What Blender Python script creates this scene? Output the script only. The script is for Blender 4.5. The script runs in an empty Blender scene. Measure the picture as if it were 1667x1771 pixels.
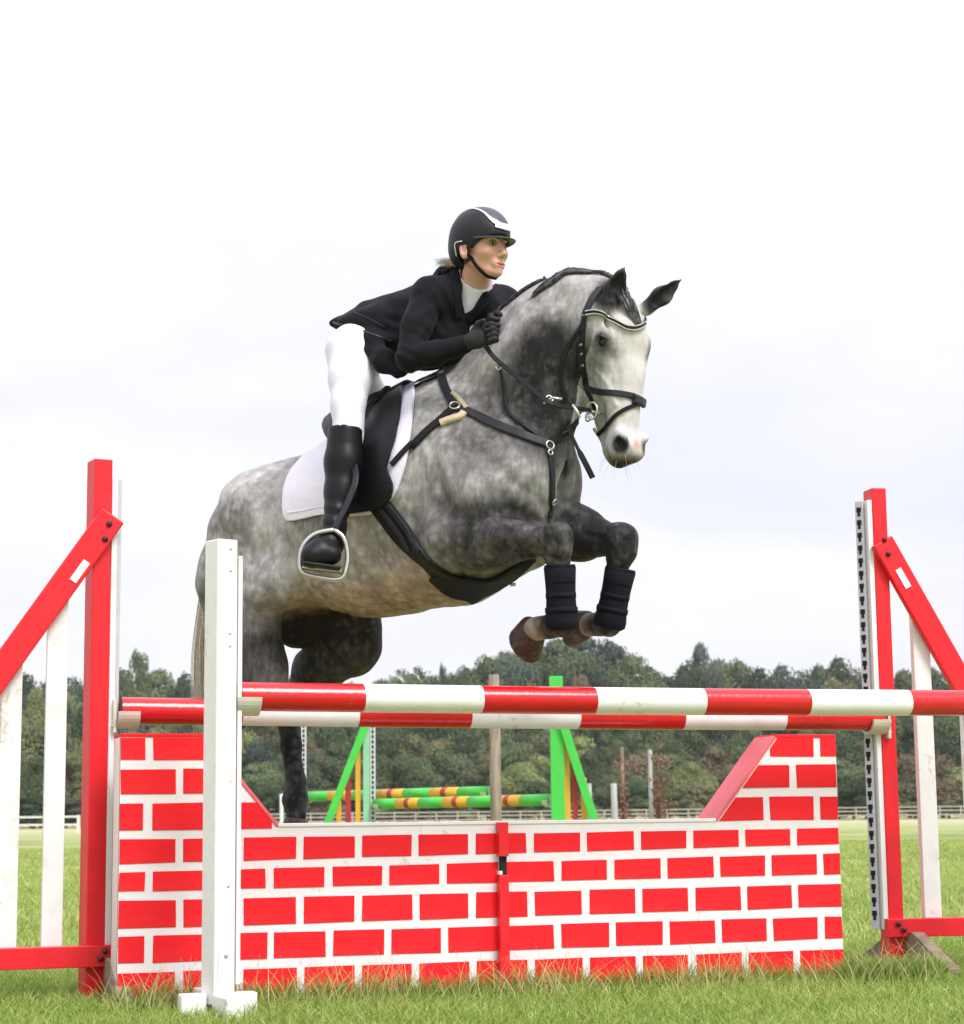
import bpy, bmesh, math, random
import numpy as np
from mathutils import Vector, Matrix
from mathutils.bvhtree import BVHTree

random.seed(7)
rng = np.random.default_rng(7)
scene = bpy.context.scene
col = scene.collection
V = lambda *a: np.array(a, dtype=float)

# ------------------------------------------------------------------ camera
EYE = V(0, 0, 0.600)
FPX = 3500.0                                  # focal length in photograph pixels (1667 x 1771)
PITCH = math.atan((1415 - 885.5) / FPX)
ROLL = 0.0112
_F = V(0, math.cos(PITCH), math.sin(PITCH)); _R0 = V(1, 0, 0); _U0 = V(0, -math.sin(PITCH), math.cos(PITCH))
_R = _R0 * math.cos(ROLL) - _U0 * math.sin(ROLL)
_U = _R0 * math.sin(ROLL) + _U0 * math.cos(ROLL)
cam_data = bpy.data.cameras.new('camera')
cam = bpy.data.objects.new('camera', cam_data); col.objects.link(cam)
cam_data.sensor_fit = 'HORIZONTAL'; cam_data.sensor_width = 36.0
cam_data.lens = 36.0 * FPX / 1667.0
cam_data.clip_start = 0.1; cam_data.clip_end = 5000
cam.matrix_world = Matrix(((_R[0], _U[0], -_F[0], EYE[0]), (_R[1], _U[1], -_F[1], EYE[1]), (_R[2], _U[2], -_F[2], EYE[2]), (0, 0, 0, 1)))
cam_data.dof.use_dof = True; cam_data.dof.focus_distance = 7.15; cam_data.dof.aperture_fstop = 9.0
scene.camera = cam

# ------------------------------------------------------------------ sky, sun, exposure
SUN_EL, SUN_AZ = math.radians(50), math.radians(38)     # azimuth measured from the camera's back towards its right
world = bpy.data.worlds.new('World'); scene.world = world; world.use_nodes = True
wn, wl = world.node_tree.nodes, world.node_tree.links
wn.clear()
w_out = wn.new('ShaderNodeOutputWorld'); w_bg = wn.new('ShaderNodeBackground'); w_bg.inputs[1].default_value = 1.0
w_sky = wn.new('ShaderNodeTexSky'); w_sky.sky_type = 'NISHITA'; w_sky.sun_disc = False
w_sky.sun_elevation = SUN_EL; w_sky.sun_rotation = math.pi - SUN_AZ
w_scale = wn.new('ShaderNodeVectorMath'); w_scale.operation = 'SCALE'; w_scale.inputs['Scale'].default_value = 0.10
wl.new(w_sky.outputs[0], w_scale.inputs[0])
w_tc = wn.new('ShaderNodeTexCoord'); w_map = wn.new('ShaderNodeMapping'); w_map.inputs['Scale'].default_value = (1.0, 1.0, 3.0)
w_map.inputs['Location'].default_value = (0.35, 0.1, 0.4)
wl.new(w_tc.outputs['Generated'], w_map.inputs[0])
w_n = wn.new('ShaderNodeTexNoise'); w_n.inputs['Scale'].default_value = 4.2; w_n.inputs['Detail'].default_value = 5; w_n.inputs['Roughness'].default_value = 0.5
w_n.inputs['Distortion'].default_value = 0.4
wl.new(w_map.outputs[0], w_n.inputs[0])
w_ramp = wn.new('ShaderNodeValToRGB')
w_ramp.color_ramp.elements[0].position = 0.32; w_ramp.color_ramp.elements[0].color = (0.87, 0.885, 0.95, 1)
w_ramp.color_ramp.elements[1].position = 0.62; w_ramp.color_ramp.elements[1].color = (1.0, 1.0, 1.0, 1)
wl.new(w_n.outputs[0], w_ramp.inputs[0])
w_mix = wn.new('ShaderNodeMix'); w_mix.data_type = 'RGBA'; w_mix.inputs[0].default_value = 0.94
# the overcast deck brightens steadily from the horizon to the zenith
w_sep = wn.new('ShaderNodeSeparateXYZ'); wl.new(w_tc.outputs['Generated'], w_sep.inputs[0])
w_el = wn.new('ShaderNodeValToRGB'); _e = w_el.color_ramp.elements
_e[0].position = 0.0; _e[0].color = (.69, .685, .71, 1); _e[1].position = 1.0; _e[1].color = (1.16, 1.13, 1.22, 1)
for _p, _c in ((.20, (.735, .728, .752)), (.36, (.80, .79, .825)), (.62, (.97, .95, 1.01))):
    _x = _e.new(_p); _x.color = (*_c, 1)
wl.new(w_sep.outputs['Z'], w_el.inputs[0])
w_mul = wn.new('ShaderNodeMix'); w_mul.data_type = 'RGBA'; w_mul.blend_type = 'MULTIPLY'; w_mul.inputs[0].default_value = 1.0
wl.new(w_el.outputs[0], w_mul.inputs[6]); wl.new(w_ramp.outputs[0], w_mul.inputs[7])
wl.new(w_scale.outputs[0], w_mix.inputs[6]); wl.new(w_mul.outputs[2], w_mix.inputs[7])
wl.new(w_mix.outputs[2], w_bg.inputs[0]); wl.new(w_bg.outputs[0], w_out.inputs[0])

sun_d = bpy.data.lights.new('sun', 'SUN'); sun_d.energy = 2.3; sun_d.angle = math.radians(24); sun_d.color = (1.0, 0.95, 0.945)
sun = bpy.data.objects.new('sun', sun_d); col.objects.link(sun)
_sd = Vector((math.cos(SUN_EL) * math.sin(SUN_AZ), -math.cos(SUN_EL) * math.cos(SUN_AZ), math.sin(SUN_EL)))
sun.rotation_euler = _sd.to_track_quat('Z', 'Y').to_euler(); sun.location = (3, -6, 8)
scene.view_settings.view_transform = 'Standard'; scene.view_settings.look = 'None'
scene.view_settings.gamma = 1.0; scene.view_settings.use_curve_mapping = False
scene.view_settings.exposure = 0.56
scene.render.engine = 'CYCLES'

# ------------------------------------------------------------------ helpers
def ray(px, py):
    return _F * FPX + _R * (px - 833.5) - _U * (py - 885.5)
def P(px, py, Y):
    d = ray(px, py)
    return EYE + d * ((Y - EYE[1]) / d[1])
def PG(px, Y):
    """ground point seen in column px at distance Y"""
    d = ray(px, 1500); return V(EYE[0] + d[0] / d[1] * Y, Y, 0)
def norm(v):
    v = np.asarray(v, float); return v / (np.linalg.norm(v) + 1e-12)
def plane_hit(px, py, p0, n):
    d = ray(px, py); return EYE + d * (np.dot(n, np.asarray(p0) - EYE) / np.dot(n, d))

ORIGIN = {}
def tag(o, label=None, cat=None, group=None, kind=None):
    if label: o['label'] = label
    if cat: o['category'] = cat
    if group: o['group'] = group
    if kind: o['kind'] = kind
    return o
def thing(name, loc, label, cat, group=None, rz=0.0):
    o = bpy.data.objects.new(name, None); col.objects.link(o); o.location = tuple(loc); o.empty_display_size = 0.1
    ORIGIN[o.name] = V(*loc)
    return tag(o, label, cat, group)
def new_mesh(name, verts, faces, mats=None, idx=None, smooth=False, recalc=True):
    me = bpy.data.meshes.new(name)
    me.from_pydata([tuple(v) for v in verts], [], [tuple(f) for f in faces])
    if mats:
        for m in (mats if isinstance(mats, (list, tuple)) else [mats]): me.materials.append(m)
    if idx is not None: me.polygons.foreach_set('material_index', np.asarray(idx, dtype=np.int32))
    if smooth: me.polygons.foreach_set('use_smooth', np.ones(len(me.polygons), dtype=bool))
    me.update()
    return me
def fast_mesh(name, verts, faces, mats, smooth=True, idx=None):
    """numpy arrays, faces all of one size"""
    verts = np.asarray(verts, dtype=np.float32); faces = np.asarray(faces, dtype=np.int32)
    me = bpy.data.meshes.new(name); n, k = faces.shape
    me.vertices.add(len(verts)); me.vertices.foreach_set('co', verts.ravel())
    me.loops.add(n * k); me.loops.foreach_set('vertex_index', faces.ravel())
    me.polygons.add(n); me.polygons.foreach_set('loop_start', np.arange(n, dtype=np.int32) * k)
    me.polygons.foreach_set('loop_total', np.full(n, k, dtype=np.int32))
    me.polygons.foreach_set('use_smooth', np.full(n, smooth, dtype=bool))
    for m in (mats if isinstance(mats, (list, tuple)) else [mats]): me.materials.append(m)
    if idx is not None: me.polygons.foreach_set('material_index', np.asarray(idx, dtype=np.int32))
    me.update(calc_edges=True); me.validate()
    return me
def link(name, me, parent=None, loc=None):
    o = bpy.data.objects.new(name, me); col.objects.link(o)
    if parent is not None: o.parent = parent
    if loc is not None: o.location = tuple(loc)
    return o
class MB:
    """collects shapes given in world coordinates; build() links them as one object"""
    def __init__(s): s.v = []; s.f = []; s.m = []; s.sm = []
    def add(s, verts, faces, m=0, smooth=False):
        o = len(s.v); s.v.extend([tuple(v) for v in verts])
        for f in faces: s.f.append(tuple(i + o for i in f)); s.m.append(m); s.sm.append(smooth)
        return s
    def box(s, c, ax, ay, az, dx, dy, dz, m=0, bev=0.0):
        """oriented box, centre c, unit axes, full sizes; bevelled edges when bev > 0"""
        c = np.asarray(c, float); ax, ay, az = map(norm, (ax, ay, az))
        bm = bmesh.new(); bmesh.ops.create_cube(bm, size=1.0)
        for v in bm.verts: v.co = Vector((v.co.x * dx, v.co.y * dy, v.co.z * dz))
        if bev > 0: bmesh.ops.bevel(bm, geom=list(bm.edges), offset=bev, segments=2, affect='EDGES', profile=0.5)
        vs = [c + ax * v.co.x + ay * v.co.y + az * v.co.z for v in bm.verts]
        bm.verts.index_update()
        fs = [[v.index for v in f.verts] for f in bm.faces]
        if np.dot(np.cross(ax, ay), az) < 0: fs = [f[::-1] for f in fs]
        bm.free(); return s.add(vs, fs, m)
    def bar(s, a, b, w, t, side, m=0, bev=0.0):
        """box from a to b, width w along side (made perpendicular), thickness t across"""
        a = np.asarray(a, float); b = np.asarray(b, float); ax = norm(b - a); sd = np.asarray(side, float); sd = norm(sd - ax * np.dot(sd, ax))
        return s.box((a + b) / 2, ax, sd, np.cross(ax, sd), np.linalg.norm(b - a), w, t, m, bev)
    def tube(s, pts, rad, n=10, m=0, cap=True, flat=1.0, side=None, smooth=True):
        pts = [np.asarray(p, float) for p in pts]; k = len(pts)
        rad = [rad] * k if np.isscalar(rad) else list(rad)
        up = np.asarray(side, float) if side is not None else None
        if up is None:
            t0 = norm(pts[1] - pts[0]); up = V(0, 0, 1) if abs(t0[2]) < 0.9 else V(1, 0, 0)
        vs = []; fs = []
        for i, p in enumerate(pts):
            t = norm(pts[min(i + 1, k - 1)] - pts[max(i - 1, 0)])
            u = norm(up - t * np.dot(up, t)); w = np.cross(t, u); up = u if side is None else up
            for j in range(n):
                a = 2 * math.pi * j / n
                vs.append(p + (u * math.cos(a) + w * math.sin(a) * flat) * rad[i])
        for i in range(k - 1):
            for j in range(n):
                fs.append((i * n + j, i * n + (j + 1) % n, (i + 1) * n + (j + 1) % n, (i + 1) * n + j))
        if cap: fs.append(tuple(range(n))[::-1]); fs.append(tuple((k - 1) * n + j for j in range(n)))
        return s.add(vs, fs, m, smooth)
    def ribbon(s, pts, nors, width, thick, m=0):
        """strap lying along pts with face normals nors"""
        k = len(pts); vs = []; fs = []
        width = [width] * k if np.isscalar(width) else width
        for i in range(k):
            p = np.asarray(pts[i], float); t = norm(np.asarray(pts[min(i + 1, k - 1)]) - np.asarray(pts[max(i - 1, 0)]))
            n = norm(nors[i]); n = norm(n - t * np.dot(n, t)); sd = np.cross(t, n); w = width[i] / 2; e = min(thick * 0.4, w * .4)
            for (a, b) in ((-w, 0), (-w, thick - e), (-w + e, thick), (w - e, thick), (w, thick - e), (w, 0)):
                vs.append(p + sd * a + n * b)
        for i in range(k - 1):
            for j in range(6): fs.append((i * 6 + j, (i + 1) * 6 + j, (i + 1) * 6 + (j + 1) % 6, i * 6 + (j + 1) % 6))
        fs.append(tuple(range(6))); fs.append(tuple((k - 1) * 6 + j for j in range(6))[::-1])
        return s.add(vs, fs, m)
    def sphere(s, c, r, n=12, m=0, axes=None):
        c = np.asarray(c, float); r = V(r, r, r) if np.isscalar(r) else np.asarray(r, float)
        A = np.eye(3) if axes is None else np.array([norm(a) for a in axes])
        vs = []; fs = []; h = n // 2
        for i in range(h + 1):
            th = math.pi * i / h
            for j in range(n):
                ph = 2 * math.pi * j / n
                q = V(math.sin(th) * math.cos(ph), math.sin(th) * math.sin(ph), math.cos(th)) * r
                vs.append(c + q @ A)
        for i in range(h):
            for j in range(n): fs.append((i * n + j, (i + 1) * n + j, (i + 1) * n + (j + 1) % n, i * n + (j + 1) % n))
        return s.add(vs, fs, m, True)
    def build(s, name, mats, parent=None, origin=None):
        if parent is not None:
            r = parent
            while r.parent is not None: r = r.parent
            o0 = ORIGIN[r.name]
        else: o0 = V(0, 0, 0) if origin is None else np.asarray(origin, float)
        me = new_mesh(name, [np.asarray(v) - o0 for v in s.v], s.f, mats, s.m)
        me.polygons.foreach_set('use_smooth', np.array(s.sm, dtype=bool))
        bm = bmesh.new(); bm.from_mesh(me); bmesh.ops.recalc_face_normals(bm, faces=bm.faces); bm.to_mesh(me); bm.free(); me.update()
        o = link(name, me, parent, None if parent is not None else o0)
        if parent is None: ORIGIN[o.name] = o0
        return o
def spline(pts, n):
    """Catmull-Rom through pts, n samples per span"""
    pts = [np.asarray(p, float) for p in pts]
    if len(pts) < 3: return [pts[0] + (pts[1] - pts[0]) * i / n for i in range(n + 1)]
    q = [2 * pts[0] - pts[1]] + pts + [2 * pts[-1] - pts[-2]]; out = []
    for i in range(1, len(q) - 2):
        for j in range(n):
            t = j / n; a, b, c, d = q[i - 1], q[i], q[i + 1], q[i + 2]
            out.append(0.5 * (2 * b + (c - a) * t + (2 * a - 5 * b + 4 * c - d) * t * t + (3 * b - a - 3 * c + d) * t ** 3))
    out.append(pts[-1]); return out

# ------------------------------------------------------------------ implicit surfaces -> one continuous mesh
def axis_coords(lo, hi, h, fine=None):
    """grid coordinates; fine = (lo, hi, h) range of finer spacing"""
    if fine is None: return np.arange(lo, hi + h, h)
    a = [lo]
    while a[-1] < hi:
        x = a[-1]; d = 0.0 if fine[0] <= x <= fine[1] else min(abs(x - fine[0]), abs(x - fine[1]))
        a.append(x + min(h, fine[2] + d * 0.12))
    return np.array(a)
class Field:
    def __init__(s, ax, ay, az):
        s.ax, s.ay, s.az = [np.asarray(a, dtype=np.float32) for a in (ax, ay, az)]
        s.f = np.full((len(ax), len(ay), len(az)), 1.0, dtype=np.float32)
    def sub(s, lo, hi):
        sl = []
        for a, l, h in zip((s.ax, s.ay, s.az), lo, hi):
            i0 = max(int(np.searchsorted(a, l)) - 1, 0); i1 = min(int(np.searchsorted(a, h)) + 1, len(a)); sl.append(slice(i0, max(i1, i0)))
        return tuple(sl)
    def grid(s, sl):
        return s.ax[sl[0]][:, None, None], s.ay[sl[1]][None, :, None], s.az[sl[2]][None, None, :]
    def blend(s, sl, d, k, cut):
        a = s.f[sl]
        if cut:
            d = -d
            if k > 0: h = np.maximum(k - np.abs(a - d), 0) / k; r = np.maximum(a, d) + h * h * k * 0.25
            else: r = np.maximum(a, d)
        else:
            if k > 0: h = np.maximum(k - np.abs(a - d), 0) / k; r = np.minimum(a, d) - h * h * k * 0.25
            else: r = np.minimum(a, d)
        s.f[sl] = r
    def cone(s, a, ra, b, rb, k=0.03, ax=None, flat=1.0, cut=False):
        """tapered capsule, scaled by flat along ax"""
        a = np.asarray(a, float); b = np.asarray(b, float); R = max(ra, rb) * max(flat, 1.0) + k * 1.3 + 0.03
        sl = s.sub(np.minimum(a, b) - R, np.maximum(a, b) + R); X, Y, Z = s.grid(sl)
        if X.size * Y.size * Z.size == 0: return
        px, py, pz = X - a[0], Y - a[1], Z - a[2]; d = b - a
        if ax is not None and flat != 1.0:
            n = norm(ax); c = (1 / flat - 1); t = px * n[0] + py * n[1] + pz * n[2]
            px, py, pz = px + c * t * n[0], py + c * t * n[1], pz + c * t * n[2]; d = d + c * np.dot(d, n) * n
        L = max(np.dot(d, d), 1e-9); t = np.clip((px * d[0] + py * d[1] + pz * d[2]) / L, 0, 1)
        q = np.sqrt((px - t * d[0]) ** 2 + (py - t * d[1]) ** 2 + (pz - t * d[2]) ** 2) - (ra + t * (rb - ra))
        s.blend(sl, (q * min(flat, 1.0)).astype(np.float32), k, cut)
    def ell(s, c, r, axes=None, k=0.03, cut=False):
        c = np.asarray(c, float); r = np.asarray(r, float); R = r.max() + k * 1.3 + 0.03
        sl = s.sub(c - R, c + R); X, Y, Z = s.grid(sl)
        if X.size * Y.size * Z.size == 0: return
        px, py, pz = X - c[0], Y - c[1], Z - c[2]
        A = np.eye(3) if axes is None else np.array([norm(a) for a in axes])
        q = [px * A[i, 0] + py * A[i, 1] + pz * A[i, 2] for i in range(3)]
        k0 = np.sqrt(sum((q[i] / r[i]) ** 2 for i in range(3))); k1 = np.sqrt(sum((q[i] / r[i] ** 2) ** 2 for i in range(3))) + 1e-9
        s.blend(sl, (k0 * (k0 - 1) / k1).astype(np.float32), k, cut)
    def chain(s, pts, k=0.03, ax=None, flat=1.0):
        for (a, ra), (b, rb) in zip(pts[:-1], pts[1:]): s.cone(a, ra, b, rb, k, ax, flat)
    def displace(s, fn):
        """add fn(X,Y,Z) near the surface"""
        m = np.abs(s.f) < 0.05; i, j, k = np.nonzero(m)
        s.f[i, j, k] += fn(s.ax[i], s.ay[j], s.az[k]).astype(np.float32)
    def mesh(s, name, mats, origin=(0, 0, 0), smooth_it=1):
        f = s.f; neg = f < 0
        nx, ny, nz = f.shape
        corners = [(0,0,0),(1,0,0),(0,1,0),(1,1,0),(0,0,1),(1,0,1),(0,1,1),(1,1,1)]
        cs = [neg[a:nx-1+a, b:ny-1+b, c:nz-1+c] for a, b, c in corners]
        any_ = cs[0].copy(); all_ = cs[0].copy()
        for c in cs[1:]: any_ |= c; all_ &= c
        act = any_ & ~all_
        I, J, K = np.nonzero(act); nv = len(I)
        idm = np.full(act.shape, -1, dtype=np.int32); idm[I, J, K] = np.arange(nv, dtype=np.int32)
        vals = np.stack([f[I + a, J + b, K + c] for a, b, c in corners]); acc = np.zeros((nv, 3)); cnt = np.zeros(nv)
        pos = [np.stack([s.ax[I + a], s.ay[J + b], s.az[K + c]], 1) for a, b, c in corners]
        for e0, e1 in ((0,1),(2,3),(4,5),(6,7),(0,2),(1,3),(4,6),(5,7),(0,4),(1,5),(2,6),(3,7)):
            v0, v1 = vals[e0], vals[e1]; m = (v0 < 0) != (v1 < 0); t = np.where(m, v0 / np.where(m, v0 - v1, 1), 0)
            acc += np.where(m[:, None], pos[e0] + (pos[e1] - pos[e0]) * t[:, None], 0); cnt += m
        vt = acc / cnt[:, None]
        quads = []
        def emit(m, idx4, flipm):
            q = np.stack(idx4, 1); q[flipm] = q[flipm][:, ::-1]; quads.append(q[(q >= 0).all(1)])
        a = neg[:-1, 1:-1, 1:-1] != neg[1:, 1:-1, 1:-1]; i, j, k = np.nonzero(a); j += 1; k += 1
        emit(a, [idm[i, j-1, k-1], idm[i, j, k-1], idm[i, j, k], idm[i, j-1, k]], ~neg[i, j, k])
        a = neg[1:-1, :-1, 1:-1] != neg[1:-1, 1:, 1:-1]; i, j, k = np.nonzero(a); i += 1; k += 1
        emit(a, [idm[i-1, j, k-1], idm[i-1, j, k], idm[i, j, k], idm[i, j, k-1]], ~neg[i, j, k])
        a = neg[1:-1, 1:-1, :-1] != neg[1:-1, 1:-1, 1:]; i, j, k = np.nonzero(a); i += 1; j += 1
        emit(a, [idm[i-1, j-1, k], idm[i, j-1, k], idm[i, j, k], idm[i-1, j, k]], ~neg[i, j, k])
        q = np.concatenate(quads)
        for _ in range(smooth_it):
            acc = np.zeros_like(vt); cnt = np.zeros(nv)
            for c in range(4):
                np.add.at(acc, q[:, c], vt[q[:, (c + 1) % 4]]); np.add.at(cnt, q[:, c], 1)
                np.add.at(acc, q[:, c], vt[q[:, (c + 3) % 4]]); np.add.at(cnt, q[:, c], 1)
            vt = vt * 0.5 + 0.5 * acc / np.maximum(cnt, 1)[:, None]
        s.vw = vt; s.q = q
        return fast_mesh(name, vt - np.asarray(origin), q, mats)
    def bvh(s):
        return BVHTree.FromPolygons([tuple(v) for v in s.vw], [tuple(int(i) for i in f) for f in s.q])

# ------------------------------------------------------------------ materials
def mat_new(name):
    m = bpy.data.materials.new(name); m.use_nodes = True
    nt = m.node_tree; b = nt.nodes['Principled BSDF']; return m, nt, b
def mat(name, c, rough=0.5, metal=0.0, var=0.0, scale=8.0, bump=0.0, bscale=40.0, c2=None, thr=(0.45, 0.6), spec=0.5, stretch=(1, 1, 1), coat=0.0, sheen=0.0, detail=4, bdist=0.01, scuff=0.0, scuff_c=(.25, .20, .16), rnd=0.0):
    """paint, leather, cloth ...: base colour with noise variation, optional patches of c2, fine bump"""
    m, nt, b = mat_new(name); N, L = nt.nodes, nt.links
    b.inputs['Roughness'].default_value = rough; b.inputs['Metallic'].default_value = metal
    b.inputs['Specular IOR Level'].default_value = spec; b.inputs['Coat Weight'].default_value = coat
    b.inputs['Sheen Weight'].default_value = sheen
    tc = N.new('ShaderNodeTexCoord'); mp = N.new('ShaderNodeMapping'); mp.inputs['Scale'].default_value = stretch
    L.new(tc.outputs['Object'], mp.inputs[0])
    base = N.new('ShaderNodeRGB'); base.outputs[0].default_value = (*c, 1); out = base.outputs[0]
    if c2 is not None:
        n = N.new('ShaderNodeTexNoise'); n.inputs['Scale'].default_value = scale; n.inputs['Detail'].default_value = detail; L.new(mp.outputs[0], n.inputs[0])
        r = N.new('ShaderNodeMapRange'); r.inputs[1].default_value = thr[0]; r.inputs[2].default_value = thr[1]; L.new(n.outputs[0], r.inputs[0])
        x = N.new('ShaderNodeMix'); x.data_type = 'RGBA'; L.new(r.outputs[0], x.inputs[0]); L.new(out, x.inputs[6]); x.inputs[7].default_value = (*c2, 1); out = x.outputs[2]
    if var > 0:
        n = N.new('ShaderNodeTexNoise'); n.inputs['Scale'].default_value = scale * 1.7; n.inputs['Detail'].default_value = 5; L.new(mp.outputs[0], n.inputs[0])
        r = N.new('ShaderNodeMapRange'); r.inputs[3].default_value = 1 - var; r.inputs[4].default_value = 1 + var; r.inputs[1].default_value = .25; r.inputs[2].default_value = .75; L.new(n.outputs[0], r.inputs[0])
        h = N.new('ShaderNodeHueSaturation'); L.new(r.outputs[0], h.inputs['Value']); L.new(out, h.inputs['Color']); out = h.outputs[0]
    if scuff > 0:
        n = N.new('ShaderNodeTexNoise'); n.inputs['Scale'].default_value = 26; n.inputs['Detail'].default_value = 7; n.inputs['Roughness'].default_value = .62; n.inputs['Distortion'].default_value = 1.2; L.new(mp.outputs[0], n.inputs[0])
        n2 = N.new('ShaderNodeTexNoise'); n2.inputs['Scale'].default_value = 3.1; n2.inputs['Detail'].default_value = 3; L.new(tc.outputs['Object'], n2.inputs[0])
        a = N.new('ShaderNodeMath'); a.operation = 'MULTIPLY'; L.new(n.outputs[0], a.inputs[0]); L.new(n2.outputs[0], a.inputs[1])
        r = N.new('ShaderNodeMapRange'); r.inputs[1].default_value = .345; r.inputs[2].default_value = .40; r.inputs[4].default_value = scuff; L.new(a.outputs[0], r.inputs[0])
        x = N.new('ShaderNodeMix'); x.data_type = 'RGBA'; L.new(r.outputs[0], x.inputs[0]); L.new(out, x.inputs[6]); x.inputs[7].default_value = (*scuff_c, 1); out = x.outputs[2]
    if rnd > 0:
        oi = N.new('ShaderNodeObjectInfo'); r = N.new('ShaderNodeMapRange'); r.inputs[3].default_value = 1 - rnd; r.inputs[4].default_value = 1 + rnd * .4; L.new(oi.outputs['Random'], r.inputs[0])
        h = N.new('ShaderNodeHueSaturation'); L.new(r.outputs[0], h.inputs['Value']); L.new(out, h.inputs['Color']); out = h.outputs[0]
    L.new(out, b.inputs['Base Color'])
    if bump > 0:
        n = N.new('ShaderNodeTexNoise'); n.inputs['Scale'].default_value = bscale; n.inputs['Detail'].default_value = 4; L.new(mp.outputs[0], n.inputs[0])
        bp = N.new('ShaderNodeBump'); bp.inputs['Strength'].default_value = bump; bp.inputs['Distance'].default_value = bdist; L.new(n.outputs[0], bp.inputs['Height']); L.new(bp.outputs[0], b.inputs['Normal'])
    return m

M = {}
M['red'] = mat('red_paint', (0.78, 0.014, 0.024), 0.42, spec=.4, var=0.10, scale=5, c2=(0.62, 0.02, 0.025), thr=(.55, .75), bump=.12, bscale=60)
M['pole_red'] = mat('glossy_red_paint', (0.60, 0.006, 0.012), 0.24, var=0.10, scale=5, c2=(0.50, 0.015, 0.02), thr=(.55, .75), bump=.10, bscale=60, coat=.3, scuff=.55, scuff_c=(.30, .12, .10))
M['red_lit'] = mat('lit_red_paint', (0.78, 0.12, 0.15), 0.45, var=0.1, scale=5, bump=.12, bscale=60)  # pinker than the other reds: light on the slopes put into the colour
M['brick_red'] = mat('brick_red_paint', (0.90, 0.014, 0.022), 0.62, spec=.25, var=0.07, scale=4, c2=(0.74, 0.03, 0.035), thr=(.55, .8), bump=.10, bscale=90, stretch=(1, 1, 3), scuff=.5, scuff_c=(.55, .16, .14), rnd=.10)
M['white'] = mat('white_paint', (0.82, 0.80, 0.80), 0.40, var=0.05, scale=6, c2=(0.66, 0.63, 0.56), thr=(.60, .80), bump=.10, bscale=60, scuff=.5, scuff_c=(.38, .33, .28))
M['white_board'] = mat('white_board_paint', (0.84, 0.79, 0.80), 0.5, var=0.04, scale=5, c2=(0.70, 0.66, 0.60), thr=(.62, .85), bump=.08, bscale=70, scuff=.45, scuff_c=(.45, .38, .32))
M['cream'] = mat('cream_plastic', (0.62, 0.58, 0.50), 0.45, var=0.08, scale=14)
M['track_grey'] = mat('track_metal', (0.55, 0.56, 0.60), 0.45, var=0.08, scale=14)
M['slot'] = mat('slot_dark', (0.015, 0.012, 0.014), 0.9)  # near-black stands in for the shade inside track holes and the batten slot
M['steel'] = mat('steel', (0.62, 0.60, 0.56), 0.28, metal=0.9, var=0.08, scale=30)
M['bolt'] = mat('bolt_dark', (0.10, 0.015, 0.02), 0.5)
M['endgrain'] = mat('weathered_end_grain', (0.16, 0.09, 0.07), 0.8, var=0.3, scale=40)
M['wood'] = mat('weathered_wood', (0.34, 0.28, 0.22), 0.85, var=0.25, scale=18, c2=(0.22, 0.17, 0.13), thr=(.45, .6), bump=.5, bscale=40, stretch=(1, 1, .15))
M['foot_wood'] = mat('foot_wood', (0.30, 0.235, 0.17), 0.85, var=0.25, scale=14, c2=(0.20, 0.15, 0.10), thr=(.45, .65), bump=.4, bscale=40)
M['green'] = mat('green_paint', (0.07, 0.56, 0.075), 0.4, var=0.08, scale=5)
M['green_pale'] = mat('pale_green_paint', (0.28, 0.56, 0.36), 0.45, var=0.08, scale=5)
M['yellow'] = mat('yellow_paint', (0.78, 0.40, 0.035), 0.45, var=0.08, scale=5)
M['dark_red'] = mat('dark_red_paint', (0.42, 0.03, 0.03), 0.45, var=0.1, scale=5)
M['leather'] = mat('black_leather', (0.008, 0.008, 0.010), 0.48, spec=.22, var=0.2, scale=20, bump=.25, bscale=180, bdist=.002)
M['leather_soft'] = mat('grey_leather', (0.022, 0.022, 0.028), 0.48, spec=.28, var=0.2, scale=20, bump=.25, bscale=180, bdist=.002)
M['fleece'] = mat('cream_fleece', (0.62, 0.50, 0.34), 0.95, var=0.15, scale=50, bump=.8, bscale=140, sheen=.3)
M['boot'] = mat('neoprene', (0.007, 0.007, 0.012), 0.75, spec=.15, var=0.2, scale=20, bump=.3, bscale=160, bdist=.003)
M['pad'] = mat('white_quilted_cotton', (0.81, 0.77, 0.90), 0.8, var=0.03, scale=12, bump=.25, bscale=70, sheen=.2)
# ------------------------------------------------------------------ the horse
TH = math.radians(36.0)
H_ = V(math.cos(TH), -math.sin(TH), 0)            # heading of the body
Rr = V(-math.sin(TH), -math.cos(TH), 0)           # towards the horse's right side (the side we see)
SP0 = P(950, 850, 7.05)                           # middle of the breast
def sag(px, py, lat=0.0):
    """point on the plane through the spine seen at (px, py), then moved sideways by lat metres"""
    return plane_hit(px, py, SP0, Rr) + Rr * lat
def sgl(px, py, lat):
    """point lat metres off the spine plane that itself appears at (px, py); lat < 0 gives its mirror image"""
    q = plane_hit(px, py, SP0 + Rr * abs(lat), Rr); return q if lat >= 0 else q - 2 * abs(lat) * Rr
# head frame
AL = math.radians(36.0)
hF = V(math.sin(AL), -math.cos(AL), 0); hD = norm(V(0, 0, -1) + 0.065 * hF); hF = norm(hF - hD * np.dot(hF, hD)); hL = norm(np.cross(hD, hF))
if hL[0] > 0: hL = -hL
HO = P(1084, 500, 6.92)
def hd(d, f, l=0.0): return HO + hD * d + hF * f + hL * l

hf = Field(axis_coords(-1.32, 0.86, 0.0070, (0.20, 0.70, 0.0042)), axis_coords(6.45, 8.40, 0.0075, (6.6, 7.10, 0.0045)), axis_coords(0.42, 2.62, 0.0070, (1.60, 2.45, 0.0044)))
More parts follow.
